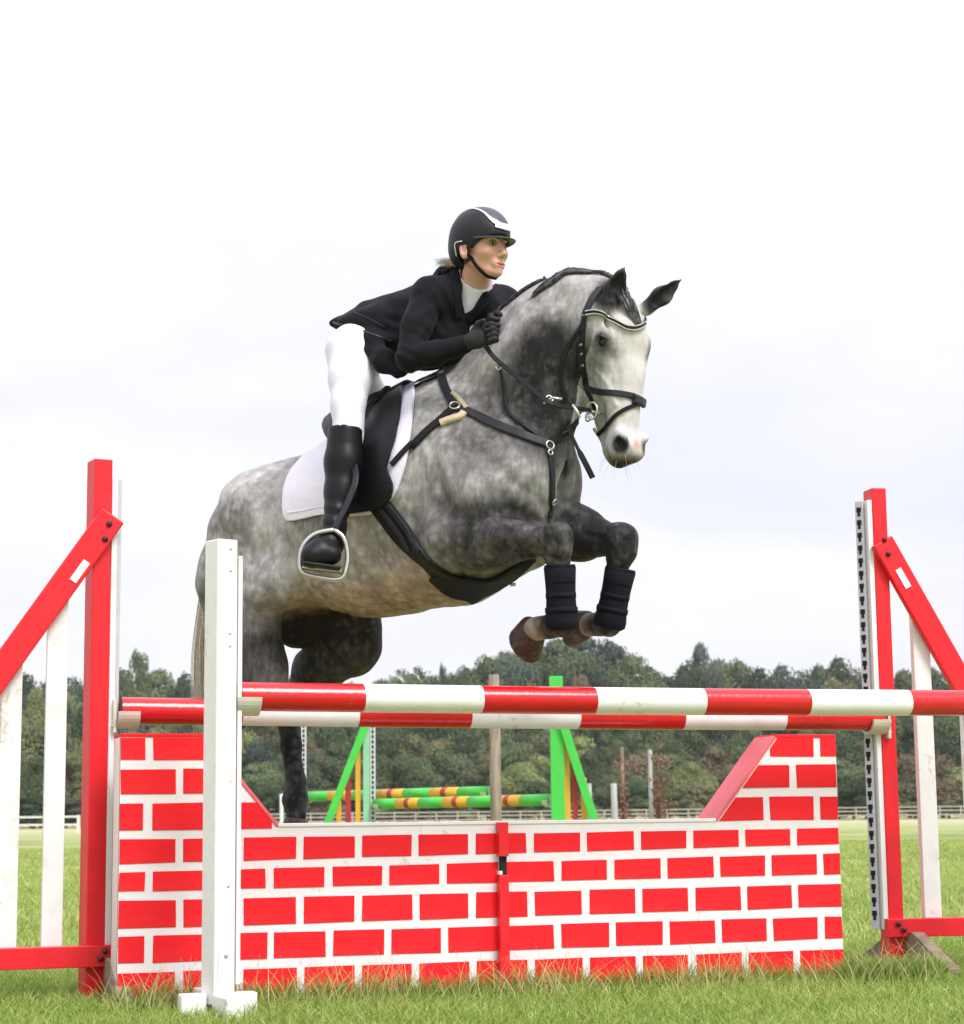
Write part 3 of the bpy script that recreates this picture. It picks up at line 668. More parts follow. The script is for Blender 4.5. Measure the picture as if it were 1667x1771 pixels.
# ------------------------------------------------------------------ tack
def drape(name, poly, mat_, parent, off, thick, step=7.0, cols=None, extra=None):
    """cloth or leather panel lying on the horse inside the outline poly (picture points), real thickness"""
    q = spline([V(a, b, 0) for a, b in poly + [poly[0]]], 3)[:-1]; q = np.array([[c[0], c[1]] for c in q])
    def inside(x, y):
        c = False; n = len(q)
        for i in range(n):
            x1, y1 = q[i]; x2, y2 = q[(i + 1) % n]
            if (y1 > y) != (y2 > y) and x < (x2 - x1) * (y - y1) / (y2 - y1) + x1: c = not c
        return c
    bm = bmesh.new(); x0, y0 = q.min(0); x1, y1 = q.max(0); nx = int((x1 - x0) / step) + 2; ny = int((y1 - y0) / step) + 2
    vid = {}
    def vert(i, j):
        if (i, j) in vid: return vid[(i, j)]
        x, y = x0 + i * step, y0 + j * step
        if not inside(x, y):                      # move onto the outline
            best = None
            for k in range(len(q)):
                a = q[k]; b = q[(k + 1) % len(q)]; d = b - a; t = np.clip(((V(x, y) - a) @ d) / (d @ d + 1e-9), 0, 1); c = a + d * t; e = np.hypot(*(c - V(x, y)))
                if best is None or e < best[0]: best = (e, c)
            if best[0] > step * 1.05: vid[(i, j)] = None; return None
            x, y = best[1]
        h = hit(x, y, off)
        if h is None:
            h0 = None
            for dx, dy in ((4, 6), (8, 14), (0, 18), (12, 24), (16, 40)):
                h0 = hit(x + dx, y + dy, off)
                if h0 is not None: break
            if h0 is None: vid[(i, j)] = None; return None
            pt, n = hit_edge(x, y, off)
        else: pt, n = h
        if extra: pt = pt + n * extra(x, y)
        vid[(i, j)] = (bm.verts.new(pt), n); return vid[(i, j)]
    for i in range(nx):
        for j in range(ny):
            c = [vert(i, j), vert(i + 1, j), vert(i + 1, j + 1), vert(i, j + 1)]; c = [v[0] for v in c if v is not None]
            u = []
            for v in c:
                if all((v.co - w.co).length > 1e-5 for w in u): u.append(v)
            if len(u) >= 3 and max((a.co - b.co).length for a in u for b in u) < .25:
                try: bm.faces.new(u)
                except ValueError: pass
    bmesh.ops.remove_doubles(bm, verts=bm.verts, dist=.0008)
    for _ in range(3): bmesh.ops.smooth_vert(bm, verts=[v for v in bm.verts if not v.is_boundary], factor=.5, use_axis_x=True, use_axis_y=True, use_axis_z=True)
    bmesh.ops.recalc_face_normals(bm, faces=bm.faces)
    bm.normal_update()
    if sum((f.normal.dot(Vector(Rr)) * f.calc_area()) for f in bm.faces) < 0: bmesh.ops.reverse_faces(bm, faces=bm.faces)
    r = parent
    if r is not None:
        while r.parent is not None: r = r.parent
        o0 = ORIGIN[r.name]
    else: o0 = V(0, 0, 0)
    for v in bm.verts: v.co -= Vector(o0)
    me = bpy.data.meshes.new(name); bm.to_mesh(me); bm.free(); me.materials.append(mat_)
    me.polygons.foreach_set('use_smooth', np.ones(len(me.polygons), dtype=bool))
    o = link(name, me, parent)
    md = o.modifiers.new('thickness', 'SOLIDIFY'); md.thickness = thick; md.offset = 1.0; md.use_rim = True
    bv = o.modifiers.new('edge', 'BEVEL'); bv.width = thick * .35; bv.segments = 2; bv.limit_method = 'ANGLE'; bv.angle_limit = math.radians(50)
    return o
pad = thing('saddle_pad', sag(620, 780, .3), 'white quilted saddle pad lying under the black saddle on the grey horse', 'saddle pad')
drape('pad_cloth', [(719, 664), (717, 700), (713, 740), (706, 790), (695, 830), (684, 858), (668, 874), (650, 888), (605, 893), (560, 890), (530, 897), (506, 901), (495, 893), (493, 870), (497, 840), (508, 815), (528, 792), (552, 768), (572, 740), (612, 722), (650, 690), (690, 664)], M['pad'], pad, .004, .012, 6.5)
lf = MB()
for y_off in (0,):
    ps, ns = strap(lf, [(503, 888), (530, 884), (560, 877), (605, 880), (648, 875)], .006, .003, .016)
lf.build('piping', M['pad'], pad)
saddle = thing('saddle', sag(640, 740, .2), 'black leather jumping saddle under the rider, with stirrup leather and girth', 'saddle')
drape('flap', [(700, 668), (700, 700), (693, 745), (683, 785), (677, 812), (684, 836), (682, 862), (664, 878), (640, 884), (606, 888), (597, 862), (596, 810), (604, 765), (622, 735), (655, 702), (680, 676)], M['leather'], saddle, .018, .012, 6.5, extra=lambda x, y: .012 * math.exp(-((x - 668) / 14) ** 2 - ((y - 790) / 60) ** 2))
sf = Field(axis_coords(-.85, 0, .006), axis_coords(6.9, 8.0, .006), axis_coords(1.7, 2.4, .006))
for s in (1, -1):
    sf.chain([(sgl(585, 752, .10 * s), .045), (sgl(615, 748, .10 * s), .045), (sgl(655, 714, .08 * s), .045), (sgl(692, 688, .06 * s), .040)], .04)
    sf.chain([(sgl(600, 775, .19 * s), .035), (sgl(632, 745, .19 * s), .04), (sgl(672, 715, .175 * s), .035)], .05)
sf.chain([(sag(590, 742), .05), (sag(618, 738), .045), (sag(655, 704), .045), (sag(704, 670), .030)], .05)
o = link('seat', sf.mesh('saddle_seat', M['leather'], ORIGIN[saddle.name], 1), saddle)
ct = MB()
ct.tube(spline([sgl(590, 768, .17), sgl(573, 750, .15), sgl(567, 735, .10), sgl(572, 726, .04), sgl(586, 722, .0), sgl(567, 735, -.10), sgl(573, 750, -.15)], 5), .024, 10, 0)
ct.build('cantle', M['leather_soft'], saddle)
g = MB(); strap(g, [(648, 862), (668, 885), (690, 915), (722, 952), (758, 988), (795, 1012), (830, 1030)], .088, .014, .004, 6, smooth_n=4)
gi = g.build('girth', M['leather'], saddle)
b = MB()
for dx in (-9, 9): strap(b, [(664 + dx, 868), (684 + dx, 895), (706 + dx, 925), (724 + dx, 950)], .018, .004, .020, 5)
b.build('girth_strap', M['leather_soft'], gi)
g = MB(); strap(g, [(752, 992), (790, 1012), (830, 1014), (868, 998), (900, 978), (922, 962)], [.07, .08, .09, .10, .108, .112, .115, .115, .115, .11, .105, .10, .095, .09, .085, .08, .075, .07, .06, .055, .05, .045, .04, .035, .03, .028], .016, .008, 5, smooth_n=5); g.build('belly_guard', M['leather'], saddle)
MB().tube([hit(880, 1000, .03)[0] + V(-.01, 0, 0), hit(880, 1000, .03)[0] + V(.01, 0, 0.003)], .006, 8).build('clip', M['steel'], saddle)
# breastplate
bp_ = thing('breastplate', sag(850, 760, .2), 'black five point breastplate with steel rings and cream fleece pads on the horse', 'breastplate')
s1 = MB(); strap(s1, [(706, 664), (722, 655), (745, 650), (767, 645)], .020, .006, .004); strap(s1, [(712, 672), (735, 662), (762, 652)], .012, .005, .003); s1.build('withers_strap', M['leather'], bp_)
s1 = MB(); strap(s1, [(763, 643), (768, 665), (776, 685), (786, 706)], .030, .008, .005); s1.build('shoulder_strap', M['leather_soft'], bp_)
s1 = MB(); strap(s1, [(783, 708), (762, 727), (735, 750), (712, 775)], .028, .007, .006); strap(s1, [(718, 768), (700, 786), (682, 806)], .020, .007, .021); s1.build('girth_branch', M['leather'], bp_)
s1 = MB(); strap(s1, [(790, 706), (815, 716), (845, 730), (880, 745), (915, 758), (945, 768)], .034, .009, .005, smooth_n=3); s1.build('chest_strap', M['leather_soft'], bp_)
s1 = MB(); strap(s1, [(948, 768), (968, 755), (985, 742), (996, 728)], .022, .007, .005); s1.build('far_chest_strap', M['leather'], bp_)
s1 = MB(); strap(s1, [(949, 768), (952, 800), (953, 840), (951, 870), (948, 897)], .024, .008, .005, smooth_n=3); s1.build('centre_strap', M['leather_soft'], bp_)
s1 = MB(); strap(s1, [(762, 733), (778, 727), (795, 722), (802, 716)], .026, .016, .001); s1.build('fleece_pad', M['fleece'], bp_)
s1 = MB(); strap(s1, [(782, 682), (792, 690), (800, 700), (806, 710)], .018, .014, .001); s1.build('fleece_pad', M['fleece'], bp_)
def ring(mb, c, n, r, t, m=0, sq=1.0, up=V(0, 0, 1)):
    n = norm(n); u = norm(up - n * np.dot(up, n)); w = np.cross(n, u)
    k = 18; pts = [c + u * math.cos(2 * math.pi * i / k) * r + w * math.sin(2 * math.pi * i / k) * r * sq for i in range(k + 1)]
    mb.tube(pts, t, 6, m, cap=False)
for (x, y, r) in ((787, 706, .018), (948, 772, .015), (953, 866, .011), (766, 648, .010), (948, 784, .009)):
    h = hit(x, y, .014, True); s1 = MB(); ring(s1, h[0], h[1], r, .0035); s1.build('ring', M['steel'], bp_)
# running martingale
s1 = MB(); strap(s1, [(946, 764), (925, 750), (900, 732), (880, 716), (874, 695), (872, 665), (868, 640)], .014, .005, .006, smooth_n=2); s1.build('martingale_strap', M['leather'], bp_)
s1 = MB(); strap(s1, [(950, 762), (968, 745), (982, 728)], .014, .005, .008); s1.build('martingale_strap', M['leather'], bp_)
s1 = MB(); a = hit(866, 636, .012); ring(s1, a[0], a[1], .013, .003); s1.build('ring', M['steel'], bp_)
# bridle
br = thing('bridle', hd(.25, -.08, .1), 'black leather bridle with silver piped browband on the grey horse head', 'bridle')
s1 = MB(); strap(s1, [(1012, 545), (1018, 530), (1027, 512), (1038, 500)], .024, .006, .003); s1.build('headpiece', M['leather_soft'], br)
s1 = MB(); strap(s1, [(1011, 543), (1030, 540), (1045, 544), (1062, 555), (1080, 566), (1098, 568), (1112, 561), (1122, 551), (1127, 545)], .017, .006, .004, smooth_n=2); o = s1.build('browband', M['leather'], br)
for d in (-3.2, 3.2):
    s1 = MB(); strap(s1, [(1013, 543 + d), (1030, 540 + d), (1045, 544 + d), (1062, 555 + d), (1080, 566 + d), (1098, 568 + d), (1112, 561 + d), (1122, 551 + d)], .0045, .004, .009, smooth_n=2); s1.build('piping', M['steel'], o)
s1 = MB(); strap(s1, [(1011, 548), (1008, 575), (1007, 605), (1008, 635), (1012, 660), (1020, 678)], .019, .006, .004); s1.build('cheekpiece', M['leather'], br)
s1 = MB(); strap(s1, [(1003, 592), (1003, 615), (1004, 642)], .022, .010, .003); o = s1.build('buckle_keeper', M['leather'], br)
for yy in (596, 612, 632):
    h = hit(1004, yy, .014); s1 = MB(); s1.box(h[0], hL, hD, hF, .004, .007, .016); s1.build('buckle', M['steel'], o)
s1 = MB(); strap(s1, [(1008, 560), (997, 578), (985, 596), (976, 615), (971, 640), (971, 665), (978, 688)], .015, .005, .004); s1.build('throatlash', M['leather'], br)
s1 = MB(); strap(s1, [(1012, 668), (1022, 674), (1045, 678), (1070, 681), (1092, 685), (1108, 692)], .022, .007, .004, smooth_n=3); s1.build('noseband', M['leather_soft'], br)
s1 = MB(); strap(s1, [(1100, 700), (1085, 706), (1068, 716), (1056, 730), (1044, 745), (1034, 752)], .014, .006, .005, smooth_n=2); s1.build('flash_strap', M['leather'], br)
s1 = MB(); strap(s1, [(1092, 690), (1100, 693), (1108, 697)], .034, .014, .006); s1.build('nose_pad', M['leather_soft'], br)
s1 = MB(); strap(s1, [(1014, 672), (1024, 692), (1032, 715)], .014, .005, .004); s1.build('bit_hanger', M['leather'], br)
bitc = hd(.425, -.115, .098)
s1 = MB(); ring(s1, bitc, hL + .2 * hF, .030, .0042, sq=.8); ring(s1, bitc - hF * .018 + hD * .02 + hL * .004, hL, .014, .0035)
s1.tube([bitc - hF * .012, bitc - hF * .012 - hL * .17], .006, 8); o = s1.build('bit', M['steel'], br)
s1 = MB(); s1.tube(spline([hd(.47, -.17, .05), hd(.50, -.165, .03), hd(.53, -.168, .0), hd(.50, -.175, -.04)], 4), .006, 7); s1.build('curb_strap', M['fleece'], br)
# ------------------------------------------------------------------ leg boots of the horse
def leg_boot(top, bot, label, push):
    t = thing('horse_boot', (top + bot) / 2, label, 'horse boot', 'tendon boots on the forelegs')
    a = norm(bot - top); mb = MB(); L = np.linalg.norm(bot - top)
    pts = [top + a * L * u for u in (0, .02, .25, .5, .75, .9, 1.0, 1.05)]
    mb.tube(pts, [.050, .055, .052, .050, .053, .058, .057, .045], 20, 0, side=push)
    mb.build('shell', M['boot'], t)
    for u in (.22, .46, .70):
        s_ = MB(); s_.tube([top + a * L * (u - .03), top + a * L * (u + .06)], [.0520 + .004 * (u > .6)] * 2, 20, 0, side=push); s_.build('strap', M['boot'], t)
    s_ = MB(); s_.tube([top + a * L * -.03, top + a * L * .03], [.052, .055], 20, 0, side=push); s_.build('collar', M['boot'], t)
    return t
leg_boot(P(968, 980, 6.82), P(972, 1085, 6.84), 'black tendon boot on the nearer foreleg, left of the other foreleg boot', V(1, 0, 0))
leg_boot(P(1073, 985, 6.99), P(1053, 1082, 7.02), 'black tendon boot on the farther foreleg, the rightmost leg boot', V(1, 0, 0))

# ------------------------------------------------------------------ rider
rider = thing('person', sag(615, 720), 'rider in black jacket, white breeches and black helmet leaning forward over the grey horse', 'person')
RO = ORIGIN[rider.name]
M['skin'] = mat('skin', (0.66, 0.37, 0.27), 0.5, var=.04, scale=14, bump=.1, bscale=120, spec=.35, c2=(.64, .33, .25), thr=(.5, .8))
M['skin'].node_tree.nodes['Principled BSDF'].inputs['Subsurface Weight'].default_value = .12
M['skin'].node_tree.nodes['Principled BSDF'].inputs['Subsurface Scale'].default_value = .01
M['jacket'] = mat('black_jacket_cloth', (0.0065, 0.0065, 0.009), 0.8, var=.2, scale=20, bump=.35, bscale=240, sheen=.03, spec=.15, bdist=.002)
M['jacket_trim'] = mat('satin_trim', (0.018, 0.020, 0.028), 0.35, spec=.4)
M['shirt'] = mat('white_shirt_cloth', (0.78, 0.76, 0.84), 0.8, var=.04, scale=20, bump=.3, bscale=60)
M['breeches'] = mat('white_breeches', (0.81, 0.775, 0.90), 0.75, var=.03, scale=8, bump=.3, bscale=16, sheen=.1, bdist=.004)
M['rboot'] = mat('riding_boot_leather', (0.007, 0.007, 0.009), 0.42, var=.2, scale=10, bump=.3, bscale=24, bdist=.004, spec=.25)
M['glove'] = mat('black_glove', (0.016, 0.017, 0.021), 0.6, var=.2, scale=40, bump=.5, bscale=120, bdist=.003, spec=.3)
M['helmet'] = mat('helmet_shell', (0.012, 0.013, 0.018), 0.5, bump=.1, bscale=300, spec=.35)
M['helmet_top'] = mat('helmet_grey_panel', (0.07, 0.07, 0.09), 0.45, spec=.4)
M['silver'] = mat('silver_trim', (0.78, 0.78, 0.80), 0.25, metal=.5)
M['lip'] = mat('lips', (0.52, 0.20, 0.17), 0.5)
M['brow'] = mat('eyebrow_hair', (0.09, 0.05, 0.03), 0.7)
M['eyewhite'] = mat('eye_white', (0.55, 0.52, 0.50), 0.2)
M['iris'] = mat('iris_dark', (0.03, 0.02, 0.015), 0.15)
M['blond'] = mat('blond_hair', (0.55, 0.46, 0.34), 0.5, var=.3, scale=60)

# head frame: looks towards the camera's right
HB = math.radians(46)
gF = V(math.sin(HB), -math.cos(HB), -.04); gF = norm(gF); gU = norm(V(0.02, -0.02, 1) - gF * np.dot(V(0.02, -0.02, 1), gF)); gR = norm(np.cross(gF, gU))   # gR: rider's right (towards picture left)
if gR[0] > 0: gR = -gR
GY = 7.10
GC = P(833, 433, GY)                              # between the ears
def gp(f, u, r=0.0): return GC + gF * f + gU * u + gR * r
GA = (gF, gU, gR)
# joints
PEL = P(622, 600, 7.42); CHE = P(775, 540, 7.25); NEC = P(818, 492, 7.18)
shR = P(742, 512, 7.13); shL = P(868, 528, 7.32)
elR = P(708, 620, 7.02); wrR = P(803, 596, 6.96); haR = P(832, 582, 6.93)
elL = P(850, 606, 7.30); wrL = P(862, 570, 7.16); haL = P(850, 562, 7.08)
hipR = P(612, 612, 7.26); knR = hit(606, 748, .075, True)[0] * .5 + P(606, 745, 7.18) * .5; 
knR = P(604, 742, 7.16); anR = P(583, 908, 7.10)
hipL = P(638, 612, 7.52); knL = sag(640, 780, -.34); anL = sag(650, 900, -.40)
bf = Field(axis_coords(-.66, .22, .012, (-.06, .16, .0024)), axis_coords(6.7, 7.95, .012, (6.92, 7.22, .0026)), axis_coords(1.45, 2.85, .012, (2.36, 2.66, .0024)))
bf.chain([(PEL + V(.01, .02, 0), .07), ((PEL + CHE) / 2 + V(0, .02, 0), .06), (CHE, .07), (NEC, .05)], .05)
bf.cone(shR, .05, shL, .05, .05); bf.chain([(shR, .042), (elR, .032), (wrR, .022)], .02); bf.chain([(shL, .042), (elL, .032), (wrL, .022)], .02)
bf.chain([(hipR, .055), (knR, .038), (anR, .035)], .03); bf.chain([(hipL, .05), (P(612, 645, 7.54), .045), (sag(625, 735, -.25), .04), (knL, .04), (anL, .035)], .03)
# neck and head
bf.cone(NEC + V(0, 0, -.02), .052, gp(-.015, -.045), .050, .02)
bf.ell(gp(.005, .045), (.092, .098, .074), GA, .02)                               # skull
bf.ell(gp(.042, -.012), (.050, .068, .060), GA, .02)                              # face block
bf.cone(gp(.045, -.035), .048, gp(.066, -.082), .022, .025)
bf.ell(gp(.076, -.093), (.018, .016, .022), GA, .016)                             # chin
for s in (1, -1):
    bf.cone(gp(-.005, -.045, .052 * s), .016, gp(.055, -.088, .022 * s), .014, .022)   # jaw line
    bf.ell(gp(.062, -.022, .038 * s), (.024, .020, .020), GA, .018)               # cheek bone
    bf.ell(gp(.083, .008, .030 * s), (.011, .009, .016), GA, .010, cut=True)       # eye socket
    bf.ell(gp(.083, .030, .026 * s), (.012, .006, .022), GA, .010)               # brow ridge
    bf.ell(gp(.100, -.037, .0095 * s), (.009, .0075, .008), GA, .006)            # nostril wing
    bf.ell(gp(.104, -.043, .0075 * s), (.005, .0035, .004), GA, .002, cut=True)
    bf.ell(gp(-.012, -.014, .080 * s), (.019, .034, .010), (norm(gF + .25 * gU), norm(gU - .25 * gF), gR), .006)   # ear
    bf.ell(gp(-.008, -.009, .088 * s), (.011, .022, .0085), (norm(gF + .25 * gU), norm(gU - .25 * gF), gR), .003, cut=True)
bf.cone(gp(.090, .022), .0075, gp(.112, -.028), .0095, .009)                      # nose
bf.ell(gp(.112, -.032), (.0105, .009, .0105), GA, .006)
bf.ell(gp(.088, -.066), (.012, .018, .029), GA, .014)                             # mouth mound
bf.ell(gp(.0935, -.0640, 0), (.0060, .0045, .0225), GA, .006)                      # lips
bf.ell(gp(.0920, -.0740, 0), (.0065, .0050, .0180), GA, .006)
bf.ell(gp(.099, -.0690, 0), (.008, .0016, .0235), GA, .002, cut=True)
pb = link('body', bf.mesh('rider_body', [M['skin'], M['lip']], RO, 1), rider)
me_ = pb.data
fc = bf.vw[bf.q].mean(1) - GC; ff, fu, fr_ = fc @ gF, fc @ gU, fc @ gR
lipm = (ff > .080) & (((fu + .0645) / .0056) ** 2 + (fr_ / .0235) ** 2 < 1) | (ff > .080) & (((fu + .0745) / .0072) ** 2 + (fr_ / .0185) ** 2 < 1)
me_.polygons.foreach_set('material_index', lipm.astype(np.int32))
rb = bf.bvh()
def rnear(p, off=0.0):
    loc, n, i, d = rb.find_nearest(Vector(p)); n = V(*n)
    return V(*loc) + n * off, n
for s in (1, -1):
    eb = MB(); eb.sphere(gp(.0705, .006, .0300 * s), .0122, 16, 0); eb.sphere(gp(.0780, .0055, .0295 * s) + (gF * .002), (.0060, .0060, .0058), 12, 1); eb.build('eye', [M['eyewhite'], M['iris']], rider)
    lid = MB(); lid.tube([rnear(gp(.088, .0045 + .0075 * math.sin(t), (.0295 + .016 * math.cos(t)) * s), .0012)[0] for t in np.linspace(.15, 2.95, 9)], [.0007 + .0012 * math.sin(t) for t in np.linspace(.15, 2.95, 9)], 6); lid.build('eyelashes', M['brow'], rider)
    bw = MB(); bw.tube([rnear(gp(.095, .0225 + .005 * math.sin(t), (.029 + .019 * math.cos(t)) * s), .001)[0] for t in np.linspace(.2, 2.9, 8)], [.0012, .0022, .0026, .0028, .0028, .0026, .0022, .0014], 6); bw.build('eyebrow', M['brow'], rider)
# shirt with stand-up collar
sh = Field(axis_coords(-.20, .24, .005), axis_coords(6.8, 7.6, .005), axis_coords(2.10, 2.62, .005))
sh.chain([(P(808, 568, 7.215), .06), (P(814, 522, 7.20), .066), (NEC, .064), (NEC + (gp(-.015, -.045) - NEC) * .30, .062)], .03)
sh.cone(NEC + (gp(-.015, -.045) - NEC) * .30, .060, gp(-.015, -.045), .056, .01)
cp = NEC + (gp(-.015, -.045) - NEC) * .12; cn = norm(gp(-.015, -.045) - NEC + gF * .03)
sh.ell(cp + cn * .10, (.10, .10, .10), None, 0.004, cut=True)
link('shirt', sh.mesh('shirt', M['shirt'], RO, 1), rider)
# jacket
jk = Field(axis_coords(-.70, .26, .0055), axis_coords(6.65, 7.85, .0055), axis_coords(1.95, 2.62, .0055))
jk.chain([(P(640, 548, 7.42), .062), (P(690, 545, 7.36), .085)], .04)
jk.chain([(P(655, 578, 7.40), .115), (P(700, 562, 7.36), .105), (P(745, 545, 7.30), .120), (P(785, 535, 7.24), .122), (P(800, 505, 7.22), .085)], .04)
jk.cone(shR + V(.01, 0, 0), .072, shL, .068, .05); jk.cone(P(775, 485, 7.24), .060, P(800, 482, 7.22), .062, .03)
jk.chain([(shR, .066), (P(720, 565, 7.06), .053), (elR, .047)], .025); jk.chain([(elR, .047), (P(748, 612, 6.98), .045), (wrR, .033)], .018)
jk.chain([(shL, .066), (P(862, 560, 7.33), .055), (elL, .05)], .03); jk.chain([(elL, .05), (wrL, .036)], .02)
jk.chain([(P(770, 590, 7.20), .09), (P(740, 590, 7.25), .10), (P(700, 598, 7.32), .085)], .04)
# skirt of the jacket flaring back over the hips
for s, Y in ((1, 7.22), (-1, 7.52)):
    jk.chain([(P(655, 560, (Y + 7.4) / 2), .075), (P(625, 562, (Y + 7.4) / 2), .055), (P(596, 560, (Y + 7.42) / 2), .025)], .03)
jk.chain([(P(640, 560, 7.42), .105), (P(614, 560, 7.40), .068), (P(594, 560, 7.38), .026), (P(577, 559, 7.38), .010)], .03, gU, .6)
jk.chain([(P(640, 590, 7.24), .05), (P(665, 625, 7.16), .035), (P(688, 648, 7.12), .016)], .03, V(0, 1, 0), .6)
jk.chain([(P(690, 600, 7.30), .075), (P(690, 635, 7.26), .04)], .03)
# the opening over the shirt
op_ = norm(V(.50, -.80, .22))
jk.cone(P(838, 532, 7.17), .060, shL, .062, .03)
for Y_ in (7.0, 7.04, 7.08, 7.12, 7.16): jk.cone(P(821, 486, Y_), .046, P(802, 556, Y_), .012, .003, cut=True)
jk.cone(gp(-.01, -.02), .070, gp(.02, -.08), .060, .006, cut=True)
def jw(x, y, z):
    w = np.zeros_like(x)
    def fold(c, dirn, wl, ext, amp, ph=0.0):
        q = (x - c[0]) * dirn[0] + (y - c[1]) * dirn[1] + (z - c[2]) * dirn[2]
        d2 = (x - c[0]) ** 2 + (y - c[1]) ** 2 + (z - c[2]) ** 2
        return amp * np.sin(q * 2 * math.pi / wl + ph + 1.1 * np.sin(31 * z + 17 * x)) * np.exp(-d2 / ext ** 2)
    w += fold(elR, norm(V(.5, 0, .9)), .034, .085, .0050) + fold(shR + V(.05, -.02, -.05), norm(V(.9, 0, .5)), .040, .10, .0045)
    w += fold(P(700, 560, 7.2), norm(V(.35, 0, 1)), .055, .14, .0045) + fold(P(765, 605, 6.98), norm(V(1, 0, .3)), .045, .08, .0028) + fold(P(640, 575, 7.2), norm(V(.2, 0, 1)), .05, .10, .004)
    w += fold(P(745, 545, 7.0), norm(V(.6, 0, -.7)), .05, .10, .004, 1.2)
    return .6 * w + .0012 * np.sin(70 * x + 33 * z) * np.sin(60 * z + 21 * y)
jk.displace(jw)
jo = link('jacket', jk.mesh('jacket', M['jacket'], RO, 1), rider)
jb = jk.bvh()
def jhit(px, py, off):
    d = norm(ray(px, py)); loc, n, i, dd = jb.ray_cast(Vector(EYE), Vector(d))
    if loc is None:
        loc, n, i, dd = jb.find_nearest(Vector(P(px, py, 7.15)))
    n = V(*n); n = -n if np.dot(n, d) > 0 else n
    return V(*loc) + n * off, n
def jstrap(pix, w, t, m, name, par=None, off=.001):
    q = spline([V(a, b, 0) for a, b in pix], 5); r = [jhit(c[0], c[1], off) for c in q]
    ps = [a for a, b in r]; ns = [b for a, b in r]
    for _ in range(2):
        ps = [ps[0]] + [(ps[i - 1] + ps[i] * 2 + ps[i + 1]) / 4 for i in range(1, len(ps) - 1)] + [ps[-1]]; ns = [ns[0]] + [norm(ns[i - 1] + ns[i] + ns[i + 1]) for i in range(1, len(ns) - 1)] + [ns[-1]]
    mb = MB(); mb.ribbon(ps, ns, w, t); return mb.build(name, m, par or jo)
jstrap([(783, 462), (789, 478), (791, 500), (792, 525), (793, 550)], .030, .005, M['jacket'], 'lapel')
jstrap([(862, 494), (852, 508), (840, 522), (826, 538), (810, 553)], .030, .005, M['jacket'], 'lapel')
jstrap([(740, 468), (760, 458), (780, 452), (797, 458)], .034, .007, M['jacket'], 'collar')
jstrap([(577, 558), (600, 564), (625, 572), (650, 581), (675, 590)], .008, .004, M['jacket_trim'], 'hem')
jstrap([(612, 540), (640, 552), (665, 566)], .004, .002, M['jacket_trim'], 'pocket_seam')
# breeches
bz = Field(axis_coords(-.66, -.15, .0055), axis_coords(6.9, 7.95, .0055), axis_coords(1.75, 2.42, .0055))
bz.chain([(P(628, 592, 7.40), .100), (P(612, 610, 7.30), .096), (P(607, 655, 7.22), .076), (P(602, 700, 7.17), .056), (P(602, 745, 7.15), .050), (P(602, 765, 7.14), .048)], .04)
bz.chain([(P(640, 605, 7.46), .085), (P(612, 645, 7.54), .07), (sag(625, 735, -.25), .06), (knL, .055)], .04)
bz.displace(lambda x, y, z: .0022 * np.sin(z * 95 + 14 * x + 2 * np.sin(17 * z)) * np.exp(-((z - P(604, 735, 7.15)[2]) / .07) ** 2) + .002 * np.sin(z * 60 - 50 * x) * np.exp(-((z - P(604, 590, 7.15)[2]) / .06) ** 2))
link('breeches', bz.mesh('breeches', M['breeches'], RO, 1), rider)
# boots
def boot(pts, foot, name='riding_boot'):
    f = Field(axis_coords(*((min(p[0] for p, r in pts + foot) - .12), (max(p[0] for p, r in pts + foot) + .12)), .005), axis_coords(min(p[1] for p, r in pts + foot) - .12, max(p[1] for p, r in pts + foot) + .12, .005), axis_coords(min(p[2] for p, r in pts + foot) - .12, max(p[2] for p, r in pts + foot) + .12, .005))
    f.chain(pts, .025); f.chain(foot, .02)
    c = pts[0][0]; a = norm(pts[1][0] - c); f.ell(c - a * .075, (.09, .09, .09), None, .004, cut=True); f.cone(c - a * .03, .044, c + a * .02, .044, .003, cut=True)
    z0 = pts[-1][0][2]
    f.displace(lambda x, y, z: .0026 * np.sin(z * 120 + 30 * x) * np.exp(-((z - z0 - .03) / .05) ** 2))
    return f
anp = P(578, 908, 7.06); toe = P(556, 955, 6.97)
f = boot([(P(597, 745, 7.13), .062), (P(594, 800, 7.12), .066), (P(589, 850, 7.10), .055), (anp, .041)], [(anp + V(0, .02, -.02), .042), (P(571, 940, 7.03), .046), (P(552, 955, 6.985), .047), (P(540, 962, 6.965), .036), (P(574, 960, 6.98), .034)])
bo = link('riding_boot', f.mesh('riding_boot', M['rboot'], RO, 1), rider)
f = boot([(knL + V(0, 0, -.01), .062), (sag(655, 850, -.37), .06), (sag(655, 905, -.37), .042)], [(sag(655, 905, -.37), .042), (sag(700, 950, -.38), .042), (sag(725, 955, -.38), .036)])
link('riding_boot', f.mesh('riding_boot_far', M['rboot'], RO, 1), rider)
sl = MB(); sn = norm(V(-.12, -.2, -1)); fd = norm(toe - anp - sn * np.dot(toe - anp, sn))
sl.bar(P(524, 975, 6.965), P(588, 984, 6.985), .085, .015, V(-.15, -1, 0), 0, .005); sl.build('sole', M['leather'], bo)
